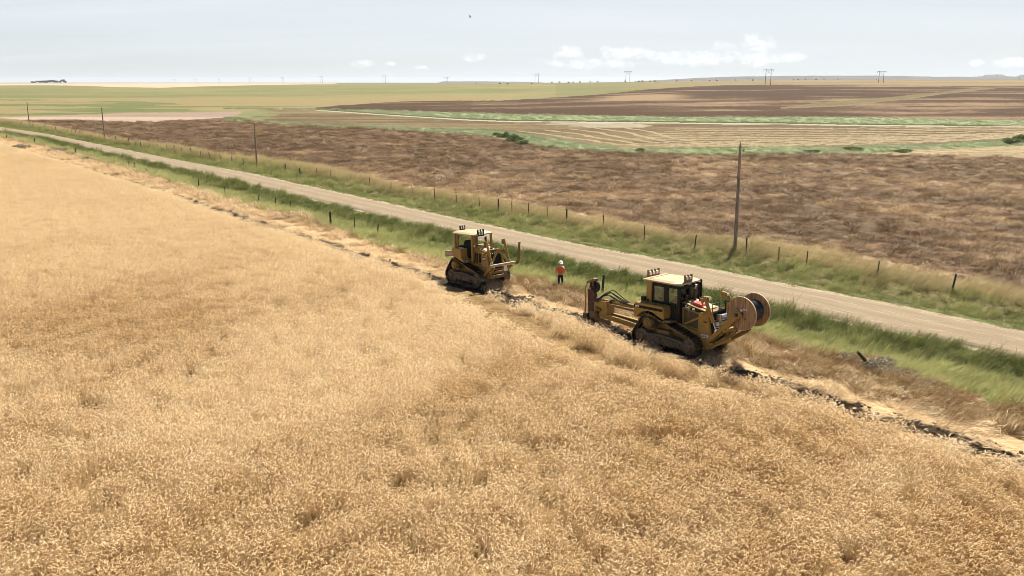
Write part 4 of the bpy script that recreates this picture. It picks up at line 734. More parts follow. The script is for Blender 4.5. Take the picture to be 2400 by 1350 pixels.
# the cable reel itself (hangs in the arms: a thing of its own)
rl = empty("cable_reel", (gx, gy, 0), (0, -.045, -.86)); tag(rl, "wooden reel wound with black cable, held up in front of the nearer bulldozer", "cable reel")
for s in (-1, 1):
    mb = MB(); c_ = (3.98, s*.55, 2.42); y0, y1 = sorted((s*.52, s*.58)); mb.cyl((3.98, y0, 2.42), (3.98, y1, 2.42), .77, n=64); fl = mb.build("flange", WOOD, rl)
    mb = MB(); n = 64; P = [(3.98+q*math.cos(2*math.pi*k/n), y, 2.42+q*math.sin(2*math.pi*k/n)) for q in (.772, .785) for y in (y0-.002, y1+.002) for k in range(n)]
    mb._add(P, [f_ for k in range(n) for f_ in ((2*n+k, 2*n+(k+1) % n, 3*n+(k+1) % n, 3*n+k), (k, n+k, n+(k+1) % n, (k+1) % n), (k, (k+1) % n, 2*n+(k+1) % n, 2*n+k), (n+k, 3*n+k, 3*n+(k+1) % n, n+(k+1) % n))]); mb.build("rim", WOOD2, fl, smooth=True)
    mb = MB()
    for k in (-4.9, -3.7, -2.9, -1.6, -.7, .5, 1.5, 2.9, 3.8, 4.8): h_ = math.sqrt(.76**2-(k*.14)**2); yy_ = sorted((s*.581, s*.5825)); mb.box(3.98+k*.14-.003, 3.98+k*.14+.003, *yy_, 2.42-h_, 2.42+h_)
    mb.build("plank_gap", POSTW, fl)
    mb = MB(); yo = sorted((s*.581, s*.60))
    for k in range(4): a = R(45+90*k); mb.cyl((3.98+.30*math.cos(a), yo[0], 2.42+.30*math.sin(a)), (3.98+.30*math.cos(a), yo[1], 2.42+.30*math.sin(a)), .03, n=10)
    mb.cyl((3.98, yo[0], 2.42), (3.98, yo[1], 2.42), .11, n=20); mb.build("hub_plate", RUST, fl, smooth=True)
mb = MB(); mb.box(4.10, 4.26, -.589, -.584, 2.60, 2.68); mb.box(3.93, 4.05, -.589, -.584, 2.50, 2.62); mb.build("paper_label", WHT, rl)
mb = MB(); rr = [.47+.012*abs(math.sin(k*math.pi/2)) for k in range(53)]; n = 48
P = [(3.98+rr[k]*math.cos(2*math.pi*j/n), -.52+1.04*k/52, 2.42+rr[k]*math.sin(2*math.pi*j/n)) for k in range(53) for j in range(n)]
mb._add(P, [(k*n+j, k*n+(j+1) % n, (k+1)*n+(j+1) % n, (k+1)*n+j) for k in range(52) for j in range(n)]); mb.build("wound_cable", CABLE, rl, smooth=False)
# ------------------------------------------------------------------ second bulldozer, open canopy
d1 = empty("bulldozer", (-2.28, 54.8, 0.0), (0, -.05, -.869))
tag(d1, "yellow bulldozer with open four post canopy and empty front frame", "bulldozer")
for yc in (-1.0, 1.0): track(d1, [(-1.32, .50, .42), (-.82, 1.22, .36), (1.40, .48, .42)], yc, .54, (-.82, 1.22, .34), [(-1.32, .50, .40), (1.40, .48, .40)], hub_col=YEL)
mb = MB(); mb.box(-1.65, 1.9, -.66, .66, .5, 1.3); mb.build("chassis", YELD, d1, bevel=.03)
for s in (-1, 1):
    mb = MB(); mb.prism([(-1.78, 1.74), (-1.80, 2.06), (-1.1, 2.12), (-.9, 2.34), (-.05, 2.34), (-.02, 1.78), (.28, 1.56), (.28, 1.50), (.16, 1.48), (-.4, 1.66), (-.9, 1.80), (-1.4, 1.74), (-1.7, 1.66)], *sorted((s*.70, s*1.24))); fd = mb.build("fender_tank", YEL, d1, bevel=.03)
    mb = MB(); yo = s*1.246; mb.box(-1.74, -.92, *sorted((yo, yo+s*.006)), 1.86, 2.02); mb.build("pale_panel", LIL if s < 0 else WHT, fd)
    mb = MB(); mb.box(-.02, .55, *sorted((s*.62, s*1.16)), 1.50, 1.56); mb.box(.3, .5, *sorted((s*.9, s*1.1)), 1.56, 1.66); mb.build("step", YELD, d1, bevel=.01)
mb = MB(); mb.box(-1.6, .4, -.70, .70, 1.45, 1.58); mb.box(-1.6, -1.1, -.55, .55, 1.58, 2.3); mb.build("floor_plate", YELD, d1, bevel=.02)
mb = MB(); mb.prism([(-.95, 1.6), (-.95, 2.6), (-.80, 2.75), (-.66, 2.66), (-.62, 2.05), (-.28, 2.0), (-.28, 1.6)], -.3, .3); mb.bar((-.9, -.36, 2.2), (-.4, -.36, 2.22), .1, .08); mb.bar((-.9, .36, 2.2), (-.4, .36, 2.22), .1, .08); mb.build("operator_seat", BLK, d1, bevel=.04)
mb = MB(); mb.box(.12, .42, -.5, .5, 1.58, 2.36); mb.tube([(.1, .2, 2.3), (-.1, .2, 2.5)], .02); mb.tube([(.1, -.2, 2.3), (-.12, -.2, 2.48)], .02); mb.build("dashboard", BLK, d1, bevel=.02)
for x, s in ((-1.20, -1), (-1.20, 1), (.62, -1), (.62, 1)):
    mb = MB(); mb.box(x-.07, x+.07, s*.78-.06, s*.78+.06, 1.5 if x > 0 else 2.25, 3.24); mb.build("canopy_post", YEL, d1, bevel=.015)
mb = MB()
for s in (-1, 1): mb.box(-.98, -.86, s*.78-.06, s*.78+.06, 2.3, 3.2)
mb.bar((-1.2, -.78, 2.44), (-.9, -.78, 2.44), .08); mb.bar((-1.2, -.78, 2.34), (-1.2, .78, 2.34), .1); mb.tube([(-.9, -.6, 3.2), (-.4, -.7, 2.6)], .015); mb.build("post_brace", YELD, d1, bevel=.01)
out_ = [(-1.55, -.60), (-1.30, -.90), (.55, -.90), (.84, -.62), (.84, .62), (.55, .90), (-1.30, .90), (-1.55, .60)]; n = 8; mb = MB()
lo = [(x, y, 3.20) for x, y in out_]; mi = [(x, y, 3.28) for x, y in out_]; tp = [(x*.8-.07, y*.78, 3.36) for x, y in out_]
mb._add(lo+mi+tp, [tuple(range(n))[::-1], tuple(range(2*n, 3*n))]+[(k, (k+1) % n, n+(k+1) % n, n+k) for k in range(n)]+[(n+k, n+(k+1) % n, 2*n+(k+1) % n, 2*n+k) for k in range(n)])
rf = mb.build("canopy_roof", ROOF, d1, bevel=.01)
light_cluster("rear_light_cluster", rf, -1.48, [-.12, .06, .24], 3.33, .30, BLK); light_cluster("front_light_cluster", rf, .80, [-.42, -.20, .02], 3.14, .44, BLK)
mb = MB(); mb.prism([(.42, 1.2), (.42, 2.40), (.7, 2.42), (1.78, 2.20), (1.82, 1.2)], -.50, .50); hood = mb.build("hood", YEL, d1, bevel=.03)
mb = MB(); mb.prism([(.5, 2.415), (.72, 2.425), (1.74, 2.215), (1.74, 2.25), (.72, 2.46), (.5, 2.45)], -.42, .42); mb.build("hood_lid", ROOF, hood, bevel=.015)
for s in (-1, 1):
    yo = s*.503; mb = MB(); mb.box(.58, 1.20, *sorted((yo, yo+s*.01)), 1.48, 2.06); gr = mb.build("side_grille", BLK, hood); yb = s*.52; mb = MB()
    for a, b in (((.52, yb, 1.44), (.52, yb, 2.12)), ((1.24, yb, 1.40), (1.24, yb, 2.12)), ((.5, yb, 2.1), (1.26, yb, 2.1)), ((.5, yb, 1.44), (1.26, yb, 1.44)), ((.90, yb, 1.46), (.90, yb, 2.08)), ((.68, yb, 1.5), (.68, yb, 2.06))): mb.bar(a, b, .03, .055 if abs(a[0]-.68) > .01 else .02)
    mb.build("door_frame", YEL, gr, bevel=.006)
    mb = MB(); mb.prism([(.18, 1.12), (.20, 1.46), (1.35, 1.36), (1.45, .95), (1.1, 1.0)], *sorted((s*.50, s*.66))); mb.build("side_skirt", YEL, d1, bevel=.02)
    mb = MB(); mb.prism([(1.36, .9), (1.40, 2.12), (1.84, 2.12), (2.02, 1.5), (2.12, .55), (1.80, .46), (1.55, .7)], *sorted((s*.52, s*.64))); gd = mb.build("radiator_guard", YEL, d1, bevel=.02)
    yo = s*.645; mb = MB(); mb.box(1.46, 1.74, *sorted((yo, yo+s*.006)), 1.70, 1.90); dc = mb.build("decal", BLK, gd); text("CAT", .14, WHT, dc, (1.60, yo+s*.01, 1.80), (math.pi/2, 0, 0 if s < 0 else math.pi))
    mb = MB(); mb.box(1.48, 1.92, *sorted((yo, yo+s*.006)), 1.18, 1.225); mb.box(1.48, 1.92, *sorted((yo, yo+s*.006)), 1.12, 1.15); mb.build("sticker", WHT, gd)
mb = MB(); mb.box(1.62, 1.92, -.52, .52, .5, 2.12); mb.build("radiator_shell", YELD, d1, bevel=.02)
mb = MB()
for k in range(14): mb.box(1.93, 1.96, -.5, .5, .6+k*.1, .65+k*.1)
mb.box(1.915, 1.93, -.5, .5, .55, 2.05); mb.build("radiator_grille", BLK, d1)
mb = MB(); mb.cyl((.98, .05, 2.3), (.98, .05, 2.95), .075, n=18); mb.cyl((.98, .05, 2.3), (.98, .05, 2.37), .14, n=18); ex = mb.build("exhaust_pipe", RUST, d1, smooth=True); mb = MB(); mb.tube([(.98, .05, 2.95), (.98, .05, 3.02), (1.06, .05, 3.1)], .08, 12); mb.build("exhaust_tip", BLK, ex, smooth=True)
mb = MB(); mb.cyl((1.35, .2, 2.22), (1.35, .2, 2.42), .1, n=16); mb.box(1.5, 1.75, -.3, .4, 2.2, 2.32); mb.build("air_cleaner", MUD, d1, smooth=False)
for s in (-1, 1):
    cylinder_ram(d1, (2.02, s*.72, 2.96), (2.46, s*.72, 1.60), .08, .9); mb = MB(); mb.prism([(1.82, 2.7), (1.86, 2.95), (2.02, 2.95), (1.98, 2.6)], *sorted((s*.66, s*.80))); mb.bar((1.5, s*.6, 2.0), (2.08, s*.72, 2.3), .1); mb.build("trunnion", YELD, d1, bevel=.01)
# front frame: bar with an upright horn, braces and lower bars
mb = MB(); mb.bar((2.62, -.92, 1.46), (2.90, .86, 1.52), .16, .16); mb.build("push_bar", ROOF, d1, bevel=.02)
mb = MB(); mb.tube([(2.88, .84, 1.46), (2.93, 1.02, 1.50), (3.0, 1.08, 1.75), (3.06, 1.08, 2.3), (3.14, 1.06, 2.76)], [.10, .11, .10, .09, .07], 8); mb.box(3.09, 3.2, 1.0, 1.12, 2.74, 2.82); mb.build("cable_horn", YELD, d1)
mb = MB(); mb.bar((2.30, -.72, 1.34), (2.30, -.02, 2.40), .11); mb.bar((2.30, .72, 1.34), (2.30, .02, 2.40), .11); mb.box(2.22, 2.36, -.14, .14, 2.34, 2.48); mb.build("a_frame", YEL, d1, bevel=.015)
mb = MB()
for s in (-1, 1): mb.bar((1.6, s*.78, .62), (2.62, s*.86, 1.36), .16, .14); mb.bar((2.05, s*.60, .58), (2.56, s*.62, 1.38), .12)
mb.build("push_arm", YEL, d1, bevel=.015)
mb = MB(); mb.bar((2.30, -.78, .96), (2.30, .78, .96), .12, .16); mb.bar((2.40, -.7, 1.18), (2.40, .7, 1.18), .08, .08); mb.bar((2.2, -.7, .66), (2.2, .7, .66), .14, .2); mb.build("lower_bar", YELD, d1, bevel=.015)
mb = MB(); mb.box(2.42, 2.46, .30, .62, .98, 1.30); mb.build("front_plate", WHT, d1, bevel=.01)
mb = MB(); mb.tube([(1.95, -.3, 2.1), (2.15, -.3, 2.3), (2.25, -.3, 2.0), (2.35, -.4, 1.5)], .03); mb.tube([(1.95, .3, 2.1), (2.2, .3, 2.25), (2.28, .4, 1.9), (2.4, .5, 1.5)], .03); mb.build("front_hose", BLK, d1, smooth=True)
# ------------------------------------------------------------------ people
SKIN = pmat("skin", (.42, .24, .16), .55, var=.1, scale=8); ORG = pmat("orange_shirt", (.72, .12, .03), .8, var=.12, scale=7); ORL = pmat("sunlit_shoulder_tone", (.80, .66, .55), .7, var=.06, scale=7)
TRS = pmat("dark_trousers", (.018, .018, .022), .85, var=.3, scale=7); HAT = pmat("white_hard_hat", (.82, .82, .80), .35, var=.04, scale=4); GLV = pmat("work_gloves", (.035, .03, .028), .8, var=.3, scale=8); LIME = pmat("lime_work_shirt", (.28, .52, .10), .7, var=.15, scale=6)
def skinned(name, verts, edges, radii, m_, parent=None, sub=2, root=0):
    me = D.meshes.new(name); me.from_pydata(verts, edges, []); o_ = D.objects.new(name, me); link(o_, parent); k = o_.modifiers.new("skin", 'SKIN'); me = o_.data
    if not me.skin_vertices: me.attributes.new
    for v, r in zip(me.skin_vertices[0].data, radii): v.radius = (r, r) if not isinstance(r, tuple) else r
    me.skin_vertices[0].data[root].use_root = True; k.use_smooth_shade = True; s_ = o_.modifiers.new("sub", 'SUBSURF'); s_.levels = s_.render_levels = sub
    me.materials.append(m_); return o_
def bake(o_):
    dg = bpy.context.evaluated_depsgraph_get(); me = D.meshes.new_from_object(o_.evaluated_get(dg)); me.name = o_.name; o_.modifiers.clear(); o_.data = me; return o_
def chain(V, E_, Rr, pts_, rad, start=None):
    k0 = len(V)
    for k, (p, r) in enumerate(zip(pts_, rad)): V.append(p); Rr.append(r); 
    for k in range(len(pts_)-1): E_.append((k0+k, k0+k+1))
    if start is not None: E_.append((start, k0))
    return k0
def person(root, pose):
    """pose: joints in metres, x forward, y left, z up"""
    V, E_, Rr = [], [], []; J = pose; V.append(J['hip']); Rr.append((.15, .11)); i = 0
    chain(V, E_, Rr, [J['waist'], J['chest'], J['neck'], J['head0'], J['head1']], [(.13, .10), (.16, .11), .055, (.075, .085), (.07, .08)], 0); ch = 2
    for s in ('l', 'r'):
        k = chain(V, E_, Rr, [J['sh'+s], J['el'+s], J['wr'+s], J['pa'+s]], [.062, .045, .03, (.038, .02)], ch)
        pa, wr = Vector(J['pa'+s]), Vector(J['wr'+s]); d = (pa-wr).normalized(); sd_ = d.cross(Vector((1, 0, 0))).normalized(); sd_ = Vector((1, 0, 0)) if sd_.length < .5 else d.cross(sd_).normalized(); cu = d.cross(sd_)*(.4 if s == 'l' else -.4)
        for q, L in ((-.03, .072), (-.01, .082), (.01, .078), (.03, .062)):
            b0 = pa+sd_*q+d*.03; chain(V, E_, Rr, [b0, b0+d*L*.5+cu*.02, b0+d*L*.85+cu*.07, b0+d*L*.95+cu*.11], [.0105, .0095, .0085, .007], k+3)
        b0 = wr+d*.03+sd_*-.04; chain(V, E_, Rr, [b0, b0+d*.03-sd_*.02, b0+d*.06-sd_*.018], [.013, .0115, .009], k+3)
        chain(V, E_, Rr, [J['th'+s], J['kn'+s], J['an'+s], J['ft'+s]], [.088, .058, .04, (.042, .032)], 0)
    b_ = skinned("person", V, E_, Rr, SKIN, None, 1); b_ = bake(b_); b_.location = root.location; b_.rotation_euler = root.rotation_euler; D.objects.remove(root); return b_
def garment(name, segs, m_, parent, sub=1):
    V, E_, Rr = [], [], []; first = None
    for pts_, rad, st_ in segs:
        k = chain(V, E_, Rr, pts_, rad, st_)
    return bake(skinned(name, V, E_, Rr, m_, parent, sub))
J = dict(hip=(0, 0, .95), waist=(.01, 0, 1.10), chest=(.03, 0, 1.36), neck=(.03, 0, 1.52), head0=(.05, 0, 1.62), head1=(.05, 0, 1.73),
    shl=(.02, .19, 1.44), ell=(-.02, .30, 1.17), wrl=(.16, .33, .98), pal=(.22, .33, .94), shr=(.02, -.19, 1.44), elr=(-.05, -.27, 1.16), wrr=(.03, -.29, .91), par=(.05, -.29, .84),
    thl=(0, .10, .86), knl=(.10, .11, .48), anl=(-.02, .11, .09), ftl=(.14, .12, .045), thr=(0, -.10, .86), knr=(.02, -.11, .47), anr=(-.12, -.11, .10), ftr=(.04, -.12, .045))
rt_ = empty("person_root", (3.08, 53.0, float(hgt(3.08, 53.0))-.06), (0, 0, R(-75))); p1 = person(rt_, J); tag(p1, "worker walking in an orange shirt, white hard hat and dark trousers beside the ditch grass", "person")
sh_ = garment("shirt", [([J['hip'], J['waist'], J['chest'], (.03, 0, 1.47)], [(.175, .135), (.165, .13), (.19, .14), (.10, .09)], None), ([(.02, .17, 1.43), (0, .25, 1.30), (-.02, .30, 1.19)], [.088, .078, .07], 2), ([(.02, -.17, 1.43), (-.02, -.24, 1.28), (-.05, -.27, 1.18)], [.088, .078, .07], 2)], ORG, p1)
garment("shoulder_highlight", [([(.04, .06, 1.50), (.03, .17, 1.46), (.0, .255, 1.31)], [(.07, .065), .094, .083], None)], ORL, sh_)  # sun's highlight on the shoulder, painted as a paler layer over the shirt
garment("trousers", [([(0, 0, 1.0), (0, 0, .93)], [(.165, .125), (.165, .13)], None), ([J['thl'], J['knl'], (-.02, .11, .12)], [.105, .078, .066], 1), ([J['thr'], J['knr'], (-.12, -.11, .13)], [.105, .078, .066], 1)], TRS, p1)
for s in ('l', 'r'): a = Vector(J['an'+s]); f_ = Vector(J['ft'+s]); garment("boot", [([a+Vector((0, 0, .10)), a, f_, f_+(f_-a)*.45], [.055, .058, .05, .04], None)], GLV, p1)
for s in ('l', 'r'): garment("glove", [([Vector(J['wr'+s]), Vector(J['pa'+s])], [.036, (.045, .028)], None)], GLV, p1)
mb = MB(); n = 24; P = []; 
for r_, z_ in ((.165, 1.735), (.155, 1.745), (.135, 1.75), (.133, 1.79), (.115, 1.84), (.07, 1.875), (.01, 1.885)):
    P += [(.05+r_*math.cos(2*math.pi*k/n)*1.12, r_*math.sin(2*math.pi*k/n)*.95, z_) for k in range(n)]
mb._add(P, [(q*n+k, q*n+(k+1) % n, (q+1)*n+(k+1) % n, (q+1)*n+k) for q in range(6) for k in range(n)]); mb.prism([(.17, 1.735), (.17, 1.75), (.27, 1.735), (.27, 1.725)], -.09, .09); hat = mb.build("hard_hat", HAT, p1, smooth=True)
mb = MB(); mb.box(.185, .19, -.04, .04, 1.78, 1.82); mb.build("hat_badge", BLK, hat)
FACE = pmat("eyes_and_mouth", (.05, .02, .015), .4)
def face(parent, c, z):
    mb = MB()
    for s in (-1, 1): mb.box(c+.078, c+.088, s*.032-.012, s*.032+.012, z+.035, z+.045)
    mb.box(c+.078, c+.088, -.025, .025, z-.04, z-.033); mb.build("facial_features", FACE, parent)
    mb = MB(); mb.prism([(c+.07, z+.03), (c+.105, z-.008), (c+.075, z-.015)], -.012, .012)
    for s in (-1, 1): mb.box(c-.015, c+.015, *sorted((s*.072, s*.09)), z-.02, z+.035)
    mb.build("nose_and_ears", SKIN, parent, bevel=.004)
face(p1, .05, 1.665)
J2 = dict(hip=(-.60, 0, 2.12), waist=(-.62, 0, 2.25), chest=(-.60, 0, 2.50), neck=(-.58, 0, 2.66), head0=(-.55, 0, 2.75), head1=(-.55, 0, 2.84),
    shl=(-.60, .18, 2.58), ell=(-.52, .25, 2.36), wrl=(-.28, .22, 2.28), pal=(-.22, .22, 2.27), shr=(-.60, -.18, 2.58), elr=(-.52, -.26, 2.36), wrr=(-.28, -.25, 2.28), par=(-.22, -.25, 2.27),
    thl=(-.50, .10, 2.12), knl=(-.12, .13, 2.14), anl=(.02, .13, 1.70), ftl=(.13, .13, 1.63), thr=(-.50, -.10, 2.12), knr=(-.12, -.13, 2.14), anr=(.02, -.13, 1.70), ftr=(.13, -.13, 1.63))
rt_ = empty("operator_root", (gx, gy, .0), (0, -.045, -.86)); p2 = person(rt_, J2); tag(p2, "machine operator in a lime green shirt sitting inside the closed cab", "person")
garment("shirt", [([J2['hip'], J2['waist'], J2['chest'], (-.59, 0, 2.62)], [(.175, .135), (.165, .13), (.19, .14), (.10, .09)], None), ([(-.60, .17, 2.57), (-.56, .22, 2.45), (-.52, .25, 2.37)], [.088, .078, .07], 2), ([(-.60, -.17, 2.57), (-.56, -.22, 2.45), (-.52, -.26, 2.37)], [.088, .078, .07], 2)], LIME, p2)
garment("trousers", [([(-.60, 0, 2.12), (-.54, 0, 2.12)], [(.165, .125), (.165, .13)], None), ([J2['thl'], J2['knl'], (.0, .13, 1.74)], [.105, .078, .066], 1), ([J2['thr'], J2['knr'], (.0, -.13, 1.74)], [.105, .078, .066], 1)], pmat("pale_trousers", (.30, .33, .35), .8), p2)
mb = MB(); P = []
for r_, z_ in ((.13, 2.80), (.125, 2.86), (.10, 2.91), (.01, 2.94)): P += [(-.55+r_*math.cos(2*math.pi*k/n), r_*math.sin(2*math.pi*k/n), z_) for k in range(n)]
mb._add(P, [(q*n+k, q*n+(k+1) % n, (q+1)*n+(k+1) % n, (q+1)*n+k) for q in range(3) for k in range(n)]); mb.build("hair", BLK, p2, smooth=True); face(p2, -.55, 2.77)
# ------------------------------------------------------------------ fences
def post_mb(x, y, z, h, r, lx=0, ly=0):
    mb = MB(); b = Vector((x, y, z-.4)); d = Vector((lx, ly, 1)).normalized(); mb.tube([b, b+d*(h*.5+.4), b+d*(h+.4)], [r*1.05, r, r*.92], 8); return mb, b+d*(h+.4)
def fence(name, label, posts, wire_z=(.45, .8, 1.1)):
    rt = empty(name, (*flat(*posts[len(posts)//2][:2]), 0)); tag(rt, label, "fence"); prev = None; tops = []
    inv = rt.location
    for px, py, h, r, lx in posts:
        x, y = flat(px, py, .1); z = float(hgt(x, y)); mb, top = post_mb(x-inv.x, y-inv.y, z, h, r, lx, 0); mb.build("fence_post", POSTW, rt, smooth=True); tops.append((Vector((x-inv.x, y-inv.y, z)), Vector((lx, 0, 1)).normalized(), h))
    mb = MB()
    for (a, da, ha), (b, db, hb) in zip(tops, tops[1:]):
        for q in (.38, .65, .92): mb.cyl(a+da*ha*q, b+db*hb*q, .0035, n=3, cap=False)
    mb.build("wire", RUST, rt); return rt
FP = [(30, 290), (52, 293), (76, 298), (106, 303), (122, 305), (131, 306.5), (150, 311), (159, 312), (168, 314), (179, 315.5), (190, 317), (202, 319.5), (224, 324), (234, 326), (274, 331), (287, 332), (303, 336), (318, 340), (333, 344), (350, 345.5), (370, 347.5), (390, 351.5), (409, 354), (427, 358), (448, 361.5), (470, 365.5), (492, 370), (517, 374.5), (544, 379.5), (572, 384), (632, 388), (669, 399), (705, 408), (742, 411), (775, 417), (821, 424), (867, 434), (916, 444), (967, 452), (1019, 464), (1070, 472), (1124, 482), (1168, 491), (1200, 495), (1239, 501), (1283, 509), (1328, 517), (1415, 532), (1510, 556), (1627, 577), (1750, 590), (1826, 606), (1890, 616), (2055, 647), (2229, 682)]
dark = {1168: (.075, 0), 1328: (.075, .0), 669: (.08, 0), 705: (.08, -.12), 409: (.08, 0), 448: (.085, -.02), 333: (.09, -.18), 303: (.08, -.05), 274: (.07, -.15), 106: (.09, 0), 544: (.08, 0), 2229: (.06, .12), 1627: (.05, .08), 1415: (.055, -.04), 1750: (.06, -.04), 492: (.06, -.08), 572: (.05, -.1), 131: (.07, 0), 190: (.07, -.2), 179: (.07, -.1)}
fence("wire_fence", "long post and wire fence between the far grass verge and the brown field", [(x, y, 1.22 if x in dark else 1.1+.12*math.sin(x), *dark.get(x, (.042, .05*math.sin(x*3)))) for x, y in FP])
NP_ = [(16, 325, 1.0, .08, 0), (82, 338, 1.35, .12, 0), (177, 364, 1.35, .09, .05), (302, 392, 1.2, .045, 0), (315.5, 397, 1.25, .085, .02), (464, 437, 1.2, .07, .1), (528, 453, 1.15, .045, -.02), (601, 468, 1.1, .05, .25), (642, 477, 1.2, .045, .15), (681, 490, 1.25, .05, 0), (775, 525, 1.3, .095, 0), (831, 529, 1.2, .05, 0), (883, 546, 1.2, .055, .1)]
fence("wire_fence", "sparse fence of dark posts in the grass between the wheat lane and the road", NP_)
for px, py, h, r, lx, ly, lab in [(358, 409, 1.4, .06, -.75, .1, "broken thin post leaning steeply left at the edge of the wheat lane, far left"), (1411, 686, 1.35, .075, .05, 0, "dark upright post standing in the ditch grass behind the plough mast"),
                               (2062, 862, 1.35, .075, -.95, -.1, "broken dark post leaning hard left out of a grey bush near the road")]:
    x, y = flat(px, py, .1); z = float(hgt(x, y)); mb = MB(); b = Vector((0, 0, -.3)); d = Vector((lx, ly, 1)).normalized(); mb.tube([b, b+d*(h*.5+.3), b+d*(h+.3)], [r*1.05, r, r*.92], 8)
    tag(mb.build("wooden_post", POSTW, None, smooth=True, loc=(x, y, z)), lab, "post")
# ------------------------------------------------------------------ utility poles beside the road
INS = pmat("insulator", (.12, .10, .09), .4)
for px, py, tx, ty, lab in [(1723, 583, 1735, 340, "tallest looking wooden utility pole, right of the middle beside the road"), (602, 385, 595.5, 288, "bare utility pole at the fence, second from the right in the roadside row"),
                            (246, 327, 238, 253, "leaning utility pole, third from the right in the roadside row"), (69, 293, 63, 240, "faint utility pole near the left edge, farthest in the roadside row")]:
    x, y = flat(px, py, .2); z = float(hgt(x, y)); s0 = (y*C-(z-CAM_H)*S); tt = (ty-675)/F; s1 = y/(C-tt*S); ztop = CAM_H-s1*(S+tt*C); xt = s1*(tx-1200)/F; h = ztop-z
    mb = MB(); mb.tube([(0, 0, -1), ((xt-x)*.5, 0, h*.5), (xt-x, 0, h)], [.155, .13, .095], 12); pl = mb.build("utility_pole", POLEW, None, smooth=True, loc=(x, y, z)); tag(pl, lab, "utility pole", "wooden utility poles along the road")
    mb = MB(); mb.cyl((xt-x, 0, h), (xt-x, 0, h+.22), .03, n=8); mb.cyl((xt-x+.14, 0, h-.4), (xt-x+.30, 0, h-.4), .03, n=8); mb.cyl((xt-x+.3, 0, h-.48), (xt-x+.3, 0, h-.30), .05, n=8); mb.build("insulator", INS, pl, smooth=True)
    mb = MB(); q = .71; mb.cyl(((xt-x)*q-.20, 0, h*q), ((xt-x)*q-.1, 0, h*q), .04, n=8); mb.cyl(((xt-x)*.71-.005, -.125, h*.5), ((xt-x)*q-.005, -.125, h*.71), .025, n=6); mb.build("ground_wire_guard", INS, pl)
# ------------------------------------------------------------------ H-frame transmission pylons on the skyline
PYM = pmat("pylon_wood", (.10, .085, .075), .9, var=.2, scale=1)
def pylon(px, ybase, ytop, Yd, lab):
    x = (px-1200)/F*Yd; z = float(hgt(x, Yd)); tt = (ytop-675)/F; s1 = Yd/(C-tt*S); x = s1*(px-1200)/F; h = max(CAM_H-s1*(S+tt*C)-z, 12); w_ = 2.6 if Yd < 1300 else 2.9; r = .24
    rt = empty("transmission_pylon", (x, Yd, z)); tag(rt, lab, "pylon", "two legged pylons marching along the horizon")
    for s in (-1, 1): mb = MB(); mb.tube([(s*w_*1.1, 0, -3), (s*w_, 0, h)], [r*1.25, r*.85], 8); mb.build("leg", PYM, rt)
    mb = MB(); mb.bar((-w_*2.1, 0, h*.93), (w_*2.1, 0, h*.93), .30, .36); mb.build("crossarm", PYM, rt)
    mb = MB(); mb.bar((-w_, 0, h*.90), (w_, 0, h*.66), .14, .14); mb.bar((w_, .2, h*.90), (-w_, .2, h*.66), .14, .14); mb.build("cross_brace", PYM, rt)
    for k in (-1.9, 0, 1.9): mb = MB(); mb.cyl((w_*k, 0, h*.93), (w_*k, 0, h*.93-1.6), .14, n=6); mb.build("insulator", INS, rt)
    return Vector((x, Yd, z+h*.93-1.6)), w_
PY = [(2067, 197, 166, 1010, "pylon on the brown hill, rightmost on the skyline"), (1802, 197, 161, 900, "tallest looking pylon, beside the hay bales on the brown hill"), (1472, 190, 166, 1380, "pylon above the end of the green field, left of the tallest one"), (1258, 193, 172, 1560, "pylon standing alone right of the low blue butte"),
      (1046, 196, 181, 2000, "pylon in front of the low blue butte"), (900, 195, 176.5, 2150, "pylon above the green field, next left of the blue butte"), (752.5, 194.5, 177.5, 2500, "pylon where the pink stubble strip ends on the skyline"), (662, 194, 181, 3000, "small pylon, fifth from the far left one"),
      (586, 193.5, 182, 3300, "small pylon, fourth from the far left one"), (512, 193, 184, 3800, "tiny faint pylon, third from the far left one"), (458, 193, 184.5, 4100, "tiny faint pylon, next right of the farthest left one"), (408.5, 193, 185, 4300, "tiny faint pylon, farthest left on the skyline")]
ends = [pylon(*p) for p in PY]
# ------------------------------------------------------------------ round hay bales
HAY = pmat("hay", (.50, .38, .22), .9, var=.25, scale=2, dirt=(.28, .2, .11), dirtamt=.4)
mb = MB(); mb.cyl((0, -.85, .92), (0, .85, .92), .93, n=22); mb.cyl((0, -.87, .92), (0, -.85, .92), .80, n=18); bl = mb.build("hay_bale", HAY, None, bevel=.06); first = True
bales = [(1667, 188), (1710, 187.8), (1748, 189), (1792, 189.6), (1841, 187.6), (1851.5, 187.8), (1857, 190.4), (1868.5, 187.5), (1885, 189.5), (1892.5, 187.8), (1906, 189.6), (1910.5, 188.2), (1942, 188.6), (1650, 188.8), (2031, 188.8), (1118, 194.6), (1173, 197.4), (1190, 197.6), (1245, 196.6), (1291, 195), (1308, 193.4), (1340, 193), (1355, 192.3), (1395, 191.6), (1458, 190.6), (1489, 190.6), (1497, 190.4), (1515, 190), (1525, 189.9), (1575, 189.4), (1609, 189.2), (1378, 193.4), (1329, 194.9)]
near_p = [(1802, "tallest looking pylon"), (1472, "pylon left of the hill"), (2067, "rightmost pylon"), (1258, "lone pylon by the butte"), (1046, "pylon at the blue butte")]
ordn = ["nearest", "second", "third", "fourth", "fifth", "sixth", "seventh", "eighth", "ninth", "tenth", "eleventh", "twelfth", "thirteenth", "fourteenth"]; cnt = {}
